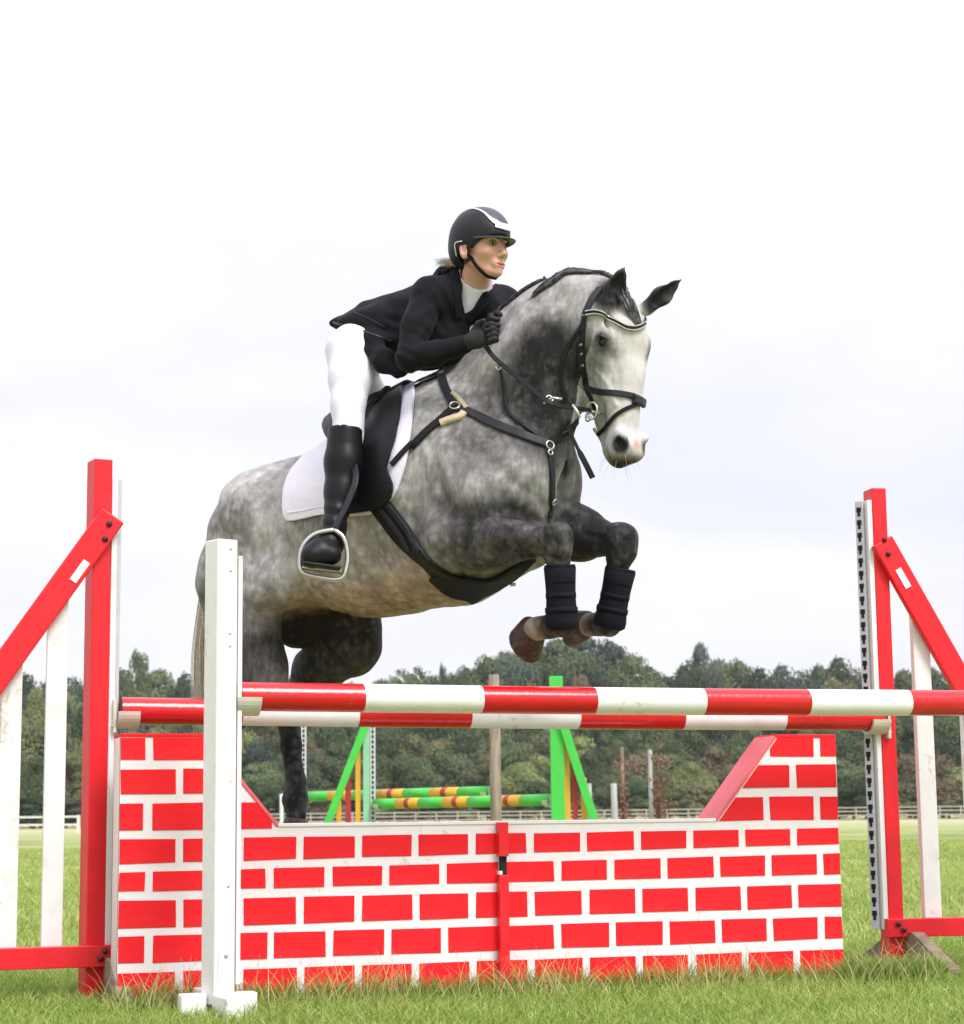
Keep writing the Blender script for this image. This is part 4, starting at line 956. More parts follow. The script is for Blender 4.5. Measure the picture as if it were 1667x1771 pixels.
# gloved hands: palm, five bent fingers closed on the rein
def hand(w, h, fwd, up, name):
    fwd = norm(fwd); up = norm(up - fwd * np.dot(up, fwd)); sd = np.cross(fwd, up)
    f = Field(axis_coords(h[0] - .14, h[0] + .14, .0035), axis_coords(h[1] - .14, h[1] + .14, .0035), axis_coords(h[2] - .14, h[2] + .14, .0035))
    f.cone(w, .029, w + (h - w) * .5, .030, .01); f.ell(h - fwd * .012, (.040, .040, .022), (fwd, up, sd), .012)
    return f, fwd, up, sd
def fist(w, h, fwd, up, side, name):
    f, fwd, up, sd = hand(w, h, fwd, up, name); sd = sd * side
    for i, (u, L) in enumerate(((.030, .92), (.010, 1.0), (-.010, .95), (-.028, .80))):
        k0 = h + fwd * .022 + up * u + sd * .010; k1 = k0 + (fwd * .030 + sd * .004 - up * .004) * L; k2 = k1 + (-sd * .026 - up * .004 + fwd * .004) * L; k3 = k2 + (-fwd * .022 - sd * .006) * L
        f.cone(h + fwd * 0 + up * u * .8, .012, k0, .0115, .008)
        f.cone(k0, .0112, k1, .0102, .003); f.cone(k1, .0102, k2, .0094, .003); f.cone(k2, .0094, k3, .0085, .003)
    t0 = h - fwd * .02 + up * .030; t1 = t0 + fwd * .028 + up * .014 - sd * .012; t2 = t1 + fwd * .026 - up * .004 - sd * .010
    f.cone(t0, .014, t1, .0115, .008); f.cone(t1, .0115, t2, .0095, .004)
    return link('glove', f.mesh(name, M['glove'], RO, 1), rider)
fist(wrR, haR, haR - wrR, V(0, .1, 1), -1, 'glove_near'); fist(wrL, haL, P(880, 575, 7.0) - wrL, V(0, .1, 1), 1, 'glove_far')
# helmet
hm_ = Field(axis_coords(GC[0] - .2, GC[0] + .22, .0032), axis_coords(GC[1] - .22, GC[1] + .2, .0032), axis_coords(GC[2] - .1, GC[2] + .2, .0032))
hm_.ell(gp(-.012, .052), (.126, .108, .094), GA, .01)
hm_.ell(gp(-.060, -.005), (.066, .065, .078), GA, .04)
# face opening below the brim line and round the ears
hm_.ell(gp(.085, -.100), (.115, .138, .13), GA, .006, cut=True)
hm_.ell(gp(-.010, -.052), (.042, .062, .2), GA, .006, cut=True)
hm_.ell(gp(.0, .03), (.10, .095, .076), GA, .002, cut=True)
hmo = link('helmet', hm_.mesh('helmet', M['helmet'], RO, 1), rider)
hbv = hm_.bvh()
def hnear(p, off=0.0):
    loc, n, i, d = hbv.find_nearest(Vector(p)); n = V(*n); p = np.asarray(p)
    n = norm(V(*loc) - gp(-.012, .045)); return V(*loc) + n * off, n
# brim
vs = []; fs = []; n = 24; 
for i in range(n + 1):
    t = -1.15 + 2.3 * i / n; c, s_ = math.cos(t), math.sin(t)
    inn = gp(-.012 + .116 * c, .030, .090 * s_); out = gp(-.012 + (.120 + .040 * max(0, math.cos(t * 1.2)) ** .7) * c, .017 + .004 * abs(s_), .094 * s_)
    vs += [inn + gU * .003, out + gU * .002, out - gU * .002, inn - gU * .003]
for i in range(n):
    for j in range(4): fs.append((i * 4 + j, (i + 1) * 4 + j, (i + 1) * 4 + (j + 1) % 4, i * 4 + (j + 1) % 4))
fs.append((0, 1, 2, 3)); fs.append(tuple(n * 4 + j for j in range(4))[::-1])
bm_ = MB(); bm_.add(vs, fs, 0, False); bm_.build('brim', M['jacket_trim'], hmo)
tr = MB(); tr.tube([vs[i * 4 + 1] + gU * -.001 for i in range(n + 1)], .0022, 6); tr.build('brim_edge', M['helmet_top'], hmo)
# silver bands sweeping from the crown to the front panel, grey top panel between
def hpath(pts, w, t, m, name):
    q = spline([gp(*p) for p in pts], 6); r = [hnear(c, .0008) for c in q]; mb = MB(); mb.ribbon([a for a, b in r], [b for a, b in r], w, t); return mb.build(name, m, hmo)
for s in (1, -1):
    hpath([(-.125, .075, .015 * s), (-.085, .128, .040 * s), (-.02, .150, .050 * s), (.05, .120, .050 * s), (.085, .085, .040 * s), (.105, .072, .022 * s)], [.006, .006, .006, .006, .006, .006, .006, .006, .006, .006, .006, .006, .007, .007, .007, .007, .007, .008, .008, .009, .010, .011, .012, .014, .015, .016, .018, .018, .018, .018, .018][:31], .003, M['silver'], 'silver_band')
hpath([(.098, .070, .034), (.108, .068, .018), (.112, .067, 0), (.108, .068, -.018), (.098, .070, -.034)], .026, .0035, M['silver'], 'front_panel')
hmo.data.materials.append(M['helmet_top']); fc = hm_.vw[hm_.q].mean(1) - GC; ff, fu, fr_ = fc @ gF, fc @ gU, fc @ gR
hmo.data.polygons.foreach_set('material_index', ((np.abs(fr_) < .048 - .10 * np.clip(ff - .045, 0, .05)) & (fu > .079) & (ff > -.09)).astype(np.int32))
ep = [gp(-.046, .006 - .040, .083), gp(-.046, .012, .088), gp(-.030, .018, .092), gp(-.010, .017, .094)]
tr = MB(); tr.tube(spline([hnear(p, .002)[0] for p in ep], 5), .0024, 6); tr.build('silver_piping', M['silver'], hmo)
# harness
hs = MB()
for s in (1, -1):
    q = spline([gp(.020, .02, .084 * s), gp(.018, -.035, .078 * s), gp(.030, -.075, .060 * s), gp(.050, -.108, .030 * s), gp(.058, -.116, .0)], 5)
    r = [rnear(c, .003) for c in q]; hs.ribbon([a for a, b in r], [norm(a - gp(.0, -.03)) for a, b in r], .013, .003)
    q = spline([gp(-.07, -.03, .070 * s), gp(-.03, -.055, .068 * s), gp(.018, -.045, .074 * s)], 5); r = [rnear(c, .004) for c in q]; hs.ribbon([a for a, b in r], [norm(a - gp(.0, -.04)) for a, b in r], .012, .003)
hs.build('harness', M['leather'], hmo)
cs = []
r2 = random.Random(5)
for i in range(150):
    b0 = gp(-.10 + r2.uniform(-.01, .01), -.045 + r2.uniform(-.01, .01), .03 + r2.uniform(-.03, .02)); e = P(r2.uniform(750, 772), r2.uniform(448, 462), 7.2); m_ = (b0 + e) / 2 + V(0, 0, r2.uniform(.0, .02))
    cs.append((spline([b0, m_, e], 4), .0006))
mbh = MB()
for c, ro in cs: mbh.tube(c, [ro * (1 - .6 * i / (len(c) - 1)) for i in range(len(c))], 3, cap=False)
mbh.build('hair', M['blond'], rider)

# ------------------------------------------------------------------ reins, stirrup
s1 = MB()
pts = spline([haR + V(.01, -.012, -.03), P(858, 622, 6.92), P(905, 660, 6.86), P(955, 698, 6.80), bitc + hL * .006], 6)
s1.ribbon(pts, [V(0, -1, .3)] * len(pts), .017, .004)
pts = spline([haL + V(.01, -.0, -.01), near(sag(872, 565), .012)[0], near(sag(900, 575, -.12), .012)[0], hd(.43, -.13, -.10)], 5); s1.ribbon(pts, [V(0, -1, .3)] * len(pts), .014, .004)
s1.build('rein', M['leather'], br)
s1 = MB(); pts = spline([P(983, 742, 6.86), P(1000, 778, 6.84), P(1014, 805, 6.83), P(1025, 827, 6.83)], 4); s1.ribbon(pts, [V(0, -1, 0)] * len(pts), [.012] * 5 + [.02] * 8, .008); s1.build('loose_strap', M['leather'], br)
s1 = MB(); ring(s1, P(950, 690, 6.84), V(.3, -1, .2), .012, .003); s1.tube([P(940, 698, 6.83), P(955, 688, 6.82), P(972, 690, 6.82)], .005, 7); s1.tube([P(990, 700, 6.82), P(998, 712, 6.82), P(1002, 722, 6.82)], .006, 7); s1.build('rein_stop', M['steel'], br)
st = MB(); a = [hit(x, y, .052, True) for x, y in ((686, 688), (662, 713), (640, 745), (626, 785))]
pts = spline([q[0] for q in a] + [P(616, 825, 7.03), P(602, 868, 7.0), P(580, 912, 6.985)], 5)
st.ribbon(pts, [norm(V(-.45, -.85, .1))] * len(pts), .024, .006); st.build('stirrup_leather', M['leather_soft'], saddle)
ir = MB(); IY = 6.985
pts = spline([P(578, 916, IY), P(594, 930, IY), P(601, 955, IY), P(599, 982, IY - .005), P(588, 1001, IY - .01), P(556, 999, IY - .01), P(524, 990, IY - .005), P(519, 968, IY), P(525, 943, IY), P(545, 924, IY), P(578, 916, IY)], 5)
ir.tube(pts, .0085, 10, 0); o = ir.build('stirrup', M['steel'], saddle)
tp = MB(); tp.box(P(557, 986, IY + .02), V(1, 0, -.12), V(0, 1, 0), V(.12, 0, 1), .135, .055, .008, 0, .002); tp.build('tread', M['steel'], o)
# ------------------------------------------------------------------ red and white oxer
UP = V(0, 0, 1)
def pole(name, a, b, r, segs, cols, label, group=None, ring_mat=None, nside=28):
    """round pole painted in equal bands"""
    t = thing(name, (a + b) / 2, label, 'jump pole', group)
    ax = norm(b - a); L = np.linalg.norm(b - a); u = norm(np.cross(ax, UP)); w = np.cross(ax, u)
    rr_ = random.Random(int(L * 1000) + segs)
    for k in range(segs):
        m = M[cols[k % len(cols)]]
        t0, t1 = k / segs, (k + 1) / segs; mb = MB(); vs = []; fs = []; rings = [t0 + (t1 - t0) * q for q in (0, .02, .5, .98, 1.0)]
        for q in rings:
            c = a + ax * L * q - UP * .004 * math.sin(math.pi * q)
            for j in range(nside):
                th = 2 * math.pi * j / nside; vs.append(c + (u * math.cos(th) + w * math.sin(th)) * r * (1.0 + .004 * math.sin(3 * th + k)))
        for i in range(len(rings) - 1):
            for j in range(nside): fs.append((i * nside + j, i * nside + (j + 1) % nside, (i + 1) * nside + (j + 1) % nside, (i + 1) * nside + j))
        mb.add(vs, fs, 0, True)
        mb.build('painted_band', m, t)
    for e, s_ in ((a, -1), (b, 1)):
        mb = MB(); vs = [e + ax * .001 * s_ + (u * math.cos(2 * math.pi * j / nside) + w * math.sin(2 * math.pi * j / nside)) * r * .97 for j in range(nside)] + [e + ax * .004 * s_]
        mb.add(vs, [(j, (j + 1) % nside, nside) for j in range(nside)], 0); mb.build('end_grain', M['endgrain'], t)
    return t
BA = P(209, 1229, 7.02); BB = P(1522, 1243, 7.93)
FA = P(414, 1204.5, 6.46); FB = P(1600, 1215, 7.32); FB = FA + norm(FB - FA) * 2.85
pole('jump_pole', FA, FB, .0465, 7, ['pole_red', 'white'], 'front red and white striped pole, the nearer and higher of the two oxer poles', 'oxer poles')
pole('jump_pole', BA, BB, .0465, 7, ['pole_red', 'white'], 'back red and white striped pole, behind and just below the front pole', 'oxer poles')

def cup(parent, e, pd, side, r=.050, mt='cream'):
    """pole cup: arc shaped tray under the pole end with its back plate"""
    pd = norm(pd * V(1, 1, 0)); sdv = np.cross(UP, pd); mb = MB(); vs = []; fs = []; n = 14; L = .075
    for x in (0.0, L):
        for q in range(n + 1):
            th = math.radians(-175 + 170 * q / n) if True else 0
            for rr_ in (r, r + .012):
                vs.append(e + pd * (x - .015) * side + sdv * math.cos(th) * rr_ + UP * (math.sin(th) * rr_))
    k = 2 * (n + 1)
    for q in range(n):
        a = q * 2; fs += [(a, a + 2, a + 3, a + 1), (k + a, k + a + 1, k + a + 3, k + a + 2), (a, k + a, k + a + 2, a + 2), (a + 1, a + 3, k + a + 3, k + a + 1)]
    fs += [(0, 1, k + 1, k), (2 * n, k + 2 * n, k + 2 * n + 1, 2 * n + 1)]
    mb.add(vs, fs, 0)
    mb.box(e - pd * side * .024 - UP * .02, pd, sdv, UP, .012, .060, .115, 0, .002)
    o = mb.build('pole_cup', M[mt], parent)
    mb = MB(); mb.tube([e - pd * side * .045 - UP * .05, e - pd * side * .028 - UP * .05], .010, 8); mb.tube([e - pd * side * .030 + sdv * .03 - UP * .055, e - pd * side * .030 - sdv * .03 - UP * .055], .005, 6)
    mb.build('pin', M['steel'], o)
def bolts(pl, parent, n):
    for p in pl:
        mb = MB(); mb.tube([p, p + n * .004], .011, 10); mb.tube([p + n * .003, p + n * .009], .006, 6); mb.build('bolt', M['bolt'], parent)

def wing(label, Y, px_top, py_top, ang, post_rot, pw, pdp, side, rails, brace, bars, bolt_px, sticker, outer_px, track_px, track_dir):
    """side = -1: wing reaches out to the left. All picture points are taken on the wing's own upright plane."""
    u = V(math.cos(ang), math.sin(ang), 0); nf = V(math.sin(ang), -math.cos(ang), 0)   # nf faces the camera
    c = P(px_top, py_top, Y); base = V(c[0], c[1], 0)
    t = thing('jump_stand', base, label, 'jump stand', 'red oxer stands')
    def W(px, py, off=0.0): return plane_hit(px, py, base + nf * off, nf)
    ru = V(math.cos(post_rot), math.sin(post_rot), 0); rn = V(math.sin(post_rot), -math.cos(post_rot), 0)
    MB().box(base + UP * (c[2] / 2 - .01), ru, rn, UP, pw, pdp, c[2] + .02, 0, .004).build('post', M['red'], t)
    zr = [W(px_top, y)[2] for y in rails]; inner = W(rails_x[side], 1640)
    o_ = W(outer_px, 1640)
    zc = sum(zr) / 2; a = inner * V(1, 1, 0) + UP * zc + nf * .055; b = o_ * V(1, 1, 0) + UP * zc + nf * .055
    MB().bar(a, b, abs(zr[0] - zr[1]), .035, UP, 0, .003).build('bottom_rail', M['red'], t)
    a = W(*brace[0], .060); b = W(*brace[1], .060)
    mb = MB(); mb.bar(a, b, .092, .034, UP, 0, .006)
    br_ = mb.build('brace', M['red'], t)
    if sticker:
        d = norm(b - a); s0 = W(*sticker, .079); MB().bar(s0 - d * .042, s0 + d * .042, .026, .003, UP).build('sticker', M['white'], br_)
    bolts([W(x, y, .078) for x, y in bolt_px], t, nf)
    for (x, ytop) in bars:
        p1 = W(x, ytop); p0 = W(x, 1650); p0 = V(p0[0], p0[1], zc); p1 = V(p0[0], p0[1], p1[2])
        MB().bar(p0 - nf * .0 + nf * .018, p1 + nf * .018, .070, .034, u, 0, .003).build('white_bar', M['white'], t)
    oz = W(brace[1][0], brace[1][1])[2]
    ob = o_ * V(1, 1, 0); MB().box(ob + UP * (oz / 2 - .01), ru, rn, UP, pw, pdp, oz + .02, 0, .004).build('outer_post', M['red'], t)
    # keyhole track on the inward face
    inn = u * (-side); tx = base + inn * (pw / 2 + .010)
    z0, z1 = .16, P(track_px[0], track_px[1], Y)[2]
    MB().box(tx + UP * (z0 + z1) / 2, ru, rn, UP, .020, pdp * .9, z1 - z0, 0, .002).build('track_backing', M['white'], t)
    tr_ = MB().box(tx + inn * .024 + UP * (z0 + z1) / 2, track_dir, np.cross(UP, track_dir), UP, .034, .022, z1 - z0, 0, .002).build('keyhole_track', M['track_grey'], t)
    fn = np.cross(UP, track_dir); fn = fn if np.dot(fn, EYE - tx) > 0 else -fn
    z = z1 - .035; first = None
    while z > z0 + .03:
        if first is None:
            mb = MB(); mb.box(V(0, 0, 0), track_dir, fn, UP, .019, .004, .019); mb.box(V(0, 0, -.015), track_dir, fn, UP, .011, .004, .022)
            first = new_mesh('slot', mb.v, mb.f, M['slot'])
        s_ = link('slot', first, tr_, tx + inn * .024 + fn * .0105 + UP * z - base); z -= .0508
    # wooden feet across the base
    for q in (base, ob):
        mb = MB(); L = .42; h = .150; w_ = .048; a0 = q + V(1, 0, 0) * (pw / 2 + w_ / 2 + .006)
        prof = [(-L, .0), (-L, .035), (-.10, h), (.10, h), (L, .035), (L, .0)]
        vs = []
        for sx in (-w_ / 2, w_ / 2):
            for (d, z) in prof: vs.append(a0 + u * sx + nf * d + UP * z)
        fs = [tuple(range(6)), tuple(range(11, 5, -1))] + [(i, (i + 1) % 6, 6 + (i + 1) % 6, 6 + i) for i in range(6)]
        mb.add(vs, fs); mb.build('foot', M['foot_wood'], t)
    return t, base
rails_x = {-1: 203, 1: 1524}
tL, bL = wing('red jump stand at the left with a white bar, holding the back pole', 7.02, 173, 797, math.radians(18), math.radians(29), .066, .085, -1, (1633, 1670),
     ((195, 892), (-112, 1318)), [(87, 1036), (8, 1125), (-70, 1225)], [(189, 906), (182, 932), (182, 1645), (174, 1658)], (138, 988), -112, (196, 828), norm(V(-.185, .98, 0)))
cup(tL, BA, BB - BA, 1)
tR, bR = wing('red jump stand at the right with slotted track, behind the front pole end', 7.98, 1512, 847, math.radians(11), math.radians(11), .060, .095, 1, (1588, 1620),
     ((1524, 936), (1790, 1408)), [(1611, 1056), (1692, 1180), (1770, 1300)], [(1529, 933), (1536, 958), (1554, 1598), (1563, 1608)], (1562, 1000), 1790, (1497, 868), norm(V(.80, -.60, 0)))
cup(tR, BB, BB - BA, -1)
# white stand in front
def white_stand(cpx, Y, ytop, e, pd, side, label):
    c = P(cpx, ytop, Y); base = V(c[0], c[1], 0); t = thing('jump_stand', base, label, 'jump stand', 'white post stands')
    a = math.radians(38) * (1 if side > 0 else -1); ru = V(math.cos(a), math.sin(a), 0); rn = V(math.sin(a), -math.cos(a), 0)
    MB().box(base + UP * (c[2] / 2 + .02), ru, rn, UP, .074, .082, c[2] - .04, 0, .005).build('post', M['white'], t)
    for (d, L, h) in ((pd, .12, .075), (np.cross(UP, norm(pd)), .24, .075)):
        d = norm(d * V(1, 1, 0)); 
        for s_ in (1, -1): MB().bar(base + d * s_ * .04 + UP * (h / 2 + .0), base + d * s_ * L + UP * (h / 2 + .0), .055, h, np.cross(UP, d), 0, .006).build('foot', M['white'], t)
    k = MB().box(base + rn * .0435 + UP * .135, ru, rn, UP, .052, .006, .16, 0, .001).build('base_plate', M['white_board'], t)
    for z in (.075, .19): MB().tube([base + rn * .046 + UP * z, base + rn * .050 + UP * z], .007, 8).build('bolt', M['track_grey'], k)
    for z in (c[2] - .03, c[2] - .10, c[2] - .30, c[2] - .34, .40): MB().tube([base + rn * .040 + ru * .01 + UP * z, base + rn * .0425 + ru * .01 + UP * z], .005, 8).build('screw', M['track_grey'], t)
    MB().bar(base + norm(pd) * side * .058 + UP * .1, base + norm(pd) * side * .058 + UP * (c[2] - .05), .045, .014, np.cross(UP, norm(pd)), 0, .001).build('keyhole_track', M['white'], t)
    cup(t, e, pd, side); return t
fpd = norm((FB - FA) * V(1, 1, 0))
wsp = FA - fpd * .105
white_stand(383, 6.42, 935, FA, fpd, 1, 'plain white jump stand in front, carrying the left end of the front pole')
q = FB + fpd * .105
rs_px = 833.5 + FPX * q[0] / q[1]
white_stand(rs_px, q[1], 960, FB, fpd, -1, 'plain white jump stand carrying the right end of the front pole')

# ------------------------------------------------------------------ painted brick wall filler
WAp = P(203, 1650, 6.72); WBp = P(1458, 1640, 7.50)
wu = norm((WBp - WAp) * V(1, 1, 0)); wnf = V(wu[1], -wu[0], 0); WO = V(WAp[0], WAp[1], 0)
def WC(px, py):
    q = plane_hit(px, py, WO, wnf) - WO; return V(np.dot(q, wu), q[2])
LW = WC(1458, 1640)[0]
wall = thing('wall_filler', WO + wu * LW / 2, 'low wooden wall filler painted as red bricks with white joints, tall at both ends', 'jump wall')
def wp(s_, z, d=0.0): return WO + wu * s_ + UP * z + wnf * d
topz = (WC(210, 1277)[1] + WC(1450, 1274)[1]) / 2
midz = (WC(520, 1433)[1] + WC(1150, 1419)[1]) / 2
sl0 = WC(351, 1277)[0]; sl1 = WC(478, 1432)[0]; sr0 = WC(1240, 1418)[0]; sr1 = WC(1342, 1274)[0]
outline = [(0, .0), (LW, .0), (LW, topz), (sr1, topz), (sr0, midz), (sl1, midz), (sl0, topz), (0, topz)]
mb = MB(); DW = .165
def quadcols(mb, d):     # front in convex pieces
    for pc in ([(0, 0), (sl0, 0), (sl0, topz), (0, topz)], [(sl0, 0), (sl1, 0), (sl1, midz), (sl0, topz)], [(sl1, 0), (sr0, 0), (sr0, midz), (sl1, midz)], [(sr0, 0), (sr1, 0), (sr1, topz), (sr0, midz)], [(sr1, 0), (LW, 0), (LW, topz), (sr1, topz)]):
        mb.add([wp(x, z, d) for x, z in pc] + [wp(x, z, d - .018) for x, z in pc], [(0, 1, 2, 3), (7, 6, 5, 4), (0, 4, 5, 1), (3, 2, 6, 7)], 0)
quadcols(mb, 0); mb.build('front_board', M['white_board'], wall)
for x0, x1 in ((0, .018), (LW - .018, LW)): MB().box(wp((x0 + x1) / 2, topz / 2, -DW / 2 - .009), wu, wnf, UP, .018, DW - .018, topz).build('end_board', M['white_board'], wall)
def capping(p, q, name, m):
    a = wp(p[0], p[1], -DW / 2 + .001); b = wp(q[0], q[1], -DW / 2 + .001); nn = norm(np.cross(b - a, wnf)); nn = nn if nn[2] > 0 else -nn
    mb = MB(); mb.bar(a + nn * .006, b + nn * .006, DW + .006, .012, wnf, 0, .002); return mb.build(name, m, wall)
capping((sr0, midz), (sr1, topz), 'sloping_cap', M['red_lit']); capping((sl1, midz), (sl0, topz), 'sloping_cap', M['red_lit'])
capping((sl1 + .005, midz), (sr0 - .005, midz), 'top_cap', M['white_board']); capping((0, topz), (sl0, topz), 'tower_cap', M['brick_red']); capping((sr1, topz), (LW, topz), 'tower_cap', M['brick_red'])
ROWS = {  # left y (at x 430 or 260), right y (at x 1445)
 'T1': ((265, 1276, 1314), (1445, 1273.5, 1308)), 'T2': ((265, 1330, 1374), (1445, 1322, 1361)), 'T3': ((265, 1389, 1436), (1445, 1377, 1417)),
 'A': ((265, 1451, 1493), (1445, 1432, 1460)), 'B': ((265, 1507, 1541), (1445, 1476, 1512)), 'C': ((265, 1557, 1605), (1445, 1529, 1568)), 'D': ((265, 1618, 1665), (1445, 1585, 1623)), 'E': ((265, 1681, 1728), (1445, 1642, 1684))}
BR = {
 'T1': [(204, 251), (265, 362), (1331, 1407), (1418, 1457)], 'T2': [(205, 304), (317, 410), (1275, 1365), (1377, 1457)], 'T3': [(204, 248), (263, 362), (375, 470), (1240, 1320), (1331, 1407), (1418, 1457)],
 'A': [(204, 304), (317, 408), (421, 512), (525, 613), (626, 712), (723, 809), (822, 910), (923, 1003), (1015, 1096), (1108, 1187), (1199, 1277), (1289, 1366), (1378, 1458)],
 'B': [(205, 251), (264, 359), (372, 459), (473, 561), (575, 661), (673, 759), (772, 861), (873, 958), (971, 1050), (1062, 1142), (1154, 1234), (1245, 1323), (1334, 1413), (1424, 1458)],
 'C': [(204, 304), (317, 408), (421, 512), (525, 613), (626, 713), (725, 810), (823, 912), (925, 1006), (1019, 1099), (1111, 1190), (1203, 1281), (1292, 1369), (1380, 1458)],
 'D': [(204, 249), (264, 360), (372, 462), (474, 563), (576, 664), (677, 762), (775, 862), (874, 958), (971, 1053), (1065, 1146), (1158, 1237), (1248, 1326), (1337, 1414), (1426, 1458)],
 'E': [(204, 302), (317, 408), (421, 513), (526, 613), (626, 712), (725, 812), (824, 912), (925, 1008), (1020, 1100), (1112, 1190), (1205, 1283), (1295, 1372), (1384, 1458)]}
def clip(poly, nx, nz, c):     # keep nx*x+nz*z <= c
    out = []
    for i in range(len(poly)):
        a, b = poly[i], poly[(i + 1) % len(poly)]; fa = nx * a[0] + nz * a[1] - c; fb = nx * b[0] + nz * b[1] - c
        if fa <= 0: out.append(a)
        if (fa < 0 < fb) or (fb < 0 < fa): t = fa / (fa - fb); out.append((a[0] + (b[0] - a[0]) * t, a[1] + (b[1] - a[1]) * t))
    return out
rb_ = random.Random(11)
def halfplane(p, q, inset, keep):
    d = V(q[0] - p[0], q[1] - p[1]); n = V(-d[1], d[0]) / np.hypot(*d); c = n @ V(*p)
    if n @ V(*keep) > c: n = -n; c = -c
    return n[0], n[1], c - inset
hpL = halfplane((sl1, midz), (sl0, topz), .0, (0, 0)); hpR = halfplane((sr0, midz), (sr1, topz), .004, (LW, 0))
for row, ((xl, yl0, yl1), (xr, yr0, yr1)) in ROWS.items():
    zl = (WC(xl, yl0)[1], WC(xl, yl1)[1]); zr_ = (WC(xr, yr0)[1], WC(xr, yr1)[1]); s_l, s_r = WC(xl, yl0)[0], WC(xr, yr0)[0]
    ym = (yl0 + yl1) / 2
    for (x0, x1) in BR[row]:
        fr_ = lambda s_: (s_ - s_l) / (s_r - s_l)
        yc = ym + ((yr0 + yr1) / 2 - ym) * ((x0 + x1) / 2 - xl) / (xr - xl)
        a, b = WC(x0, yc)[0], WC(x1, yc)[0]; j = lambda: rb_.uniform(-.0015, .0015)
        if x1 >= 1457: b = LW - .001
        if x0 <= 205: a = .001
        pl = [(s_ + j(), zl[k] + (zr_[k] - zl[k]) * fr_(s_) + j()) for s_, k in ((a, 1), (b, 1), (b, 0), (a, 0))]
        if row == 'T1': pl = [(x, min(z, topz - .0005)) for x, z in pl]
        pl = [(x, max(z, .003)) for x, z in pl]
        if row[0] == 'T': pl = clip(pl, *(hpL if x1 < 900 else hpR))
        if len(pl) < 3: continue
        cx = sum(p[0] for p in pl) / len(pl); cz = sum(p[1] for p in pl) / len(pl); o = wp(cx, cz, 0); k = len(pl); th_ = .0025 + rb_.uniform(0, .0006)
        vs = [wp(x, z, 0.0002) - o for x, z in pl] + [wp(cx + (x - cx) * .985, cz + (z - cz) * .97, th_) - o for x, z in pl]
        me = new_mesh('brick', vs, [tuple(range(k, 2 * k))] + [(i, (i + 1) % k, k + (i + 1) % k, k + i) for i in range(k)], M['brick_red'])
        link('brick', me, wall, o - ORIGIN[wall.name])
b0, b1, b2, b3 = WC(866, 1424)[1], WC(866, 1481)[1], WC(866, 1513)[1], 0.0; bs = WC(866, 1500)[0]
for (z0, z1) in ((b1, b0 + .004), (b3, b2)): MB().box(wp(bs, (z0 + z1) / 2, .021), wu, wnf, UP, .034, .036, z1 - z0, 0, .002).build('batten', M['red'], wall)
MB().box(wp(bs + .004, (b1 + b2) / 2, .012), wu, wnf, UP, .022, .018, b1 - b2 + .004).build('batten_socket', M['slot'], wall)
MB().box(wp(bs - .010, b2 + .008, .018), wu, wnf, UP, .012, .026, .012).build('socket_lip', M['white'], wall)

# ------------------------------------------------------------------ green and yellow jump further back
def green_stand(Y, post_px, post_w, top_y, side, foot, bars, track_px, m, label):
    base = V(*P(post_px, 1400, Y)[:2], 0); t = thing('jump_stand', base, label, 'jump stand', 'green jump stands')
    ztop = P(post_px, top_y, Y)[2]; x_ = V(1, 0, 0); s = Y / FPX
    MB().box(base + UP * ztop / 2, x_, V(0, 1, 0), UP, post_w * s, .11, ztop, 0, .004).build('post', M[m], t)
    if foot:
        a = P(post_px + side * 3, foot[0], Y - .075); b = P(foot[1], 1425, Y - .075)
        d = norm(b - a); b = a + d * (a[2] - .05) / max(-d[2], .1)
        MB().bar(a, b, .075, .035, x_, 0, .004).build('brace', M['green'], t)
        e = b * V(1, 1, 0); MB().box(e + UP * .22, x_, V(0, 1, 0), UP, .085, .07, .44, 0, .01).build('outer_post', M['green'], t)
        MB().bar(base + UP * .07 - V(0, .07, 0), e + UP * .07 - V(0, .07, 0), .08, .035, UP, 0, .004).build('bottom_rail', M['green'], t)
        for (x, yt, mm, w) in bars:
            p = P(x, yt, Y); q = V(p[0], p[1], .06); MB().bar(q, p, w * s, .03, x_, 0, .003).build('bar', M[mm], t)
    if track_px:
        z0, z1 = .15, P(track_px, top_y + 12, Y)[2]; tx = V(*P(track_px, 1400, Y - .02)[:2], 0)
        k = MB().box(tx + UP * (z0 + z1) / 2, x_, V(0, 1, 0), UP, 9 * s, .03, z1 - z0).build('keyhole_track', M['track_grey'], t)
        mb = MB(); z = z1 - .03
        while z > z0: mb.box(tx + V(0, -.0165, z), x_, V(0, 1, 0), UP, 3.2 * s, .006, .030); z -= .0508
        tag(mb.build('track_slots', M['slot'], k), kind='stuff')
    for sx in ((base,) if not foot else (base, e)):
        MB().bar(sx + V(0, -.3, .04), sx + V(0, .3, .04), .05, .08, x_).build('foot', M['foot_wood'], t)
    return t, base
g1, _ = green_stand(20.6, 634, 11, 1205, -1, (1256, 566), [(619, 1282, 'yellow', 9), (602, 1330, 'dark_red', 9), (586, 1385, 'yellow', 8)], 645, 'green_pale', 'pale green jump stand with slotted white track, left end of the lower green pole')
g2, _ = green_stand(18.0, 965, 23, 1170, 1, (1235, 1030), [(979, 1275, 'yellow', 11), (993, 1300, 'dark_red', 9), (1009, 1345, 'yellow', 10)], None, 'green', 'bright green jump stand with yellow and red bars, right end of the lower green pole')
g3, _ = green_stand(21.9, 516, 8, 1215, -1, None, [], 525, 'track_grey', 'grey slotted jump stand beside the hind leg, left end of the upper green pole')
g4, _ = green_stand(19.2, 857, 9, 1290, 1, None, [], None, 'green', 'short jump stand hidden behind the weathered post, holding the upper green pole')
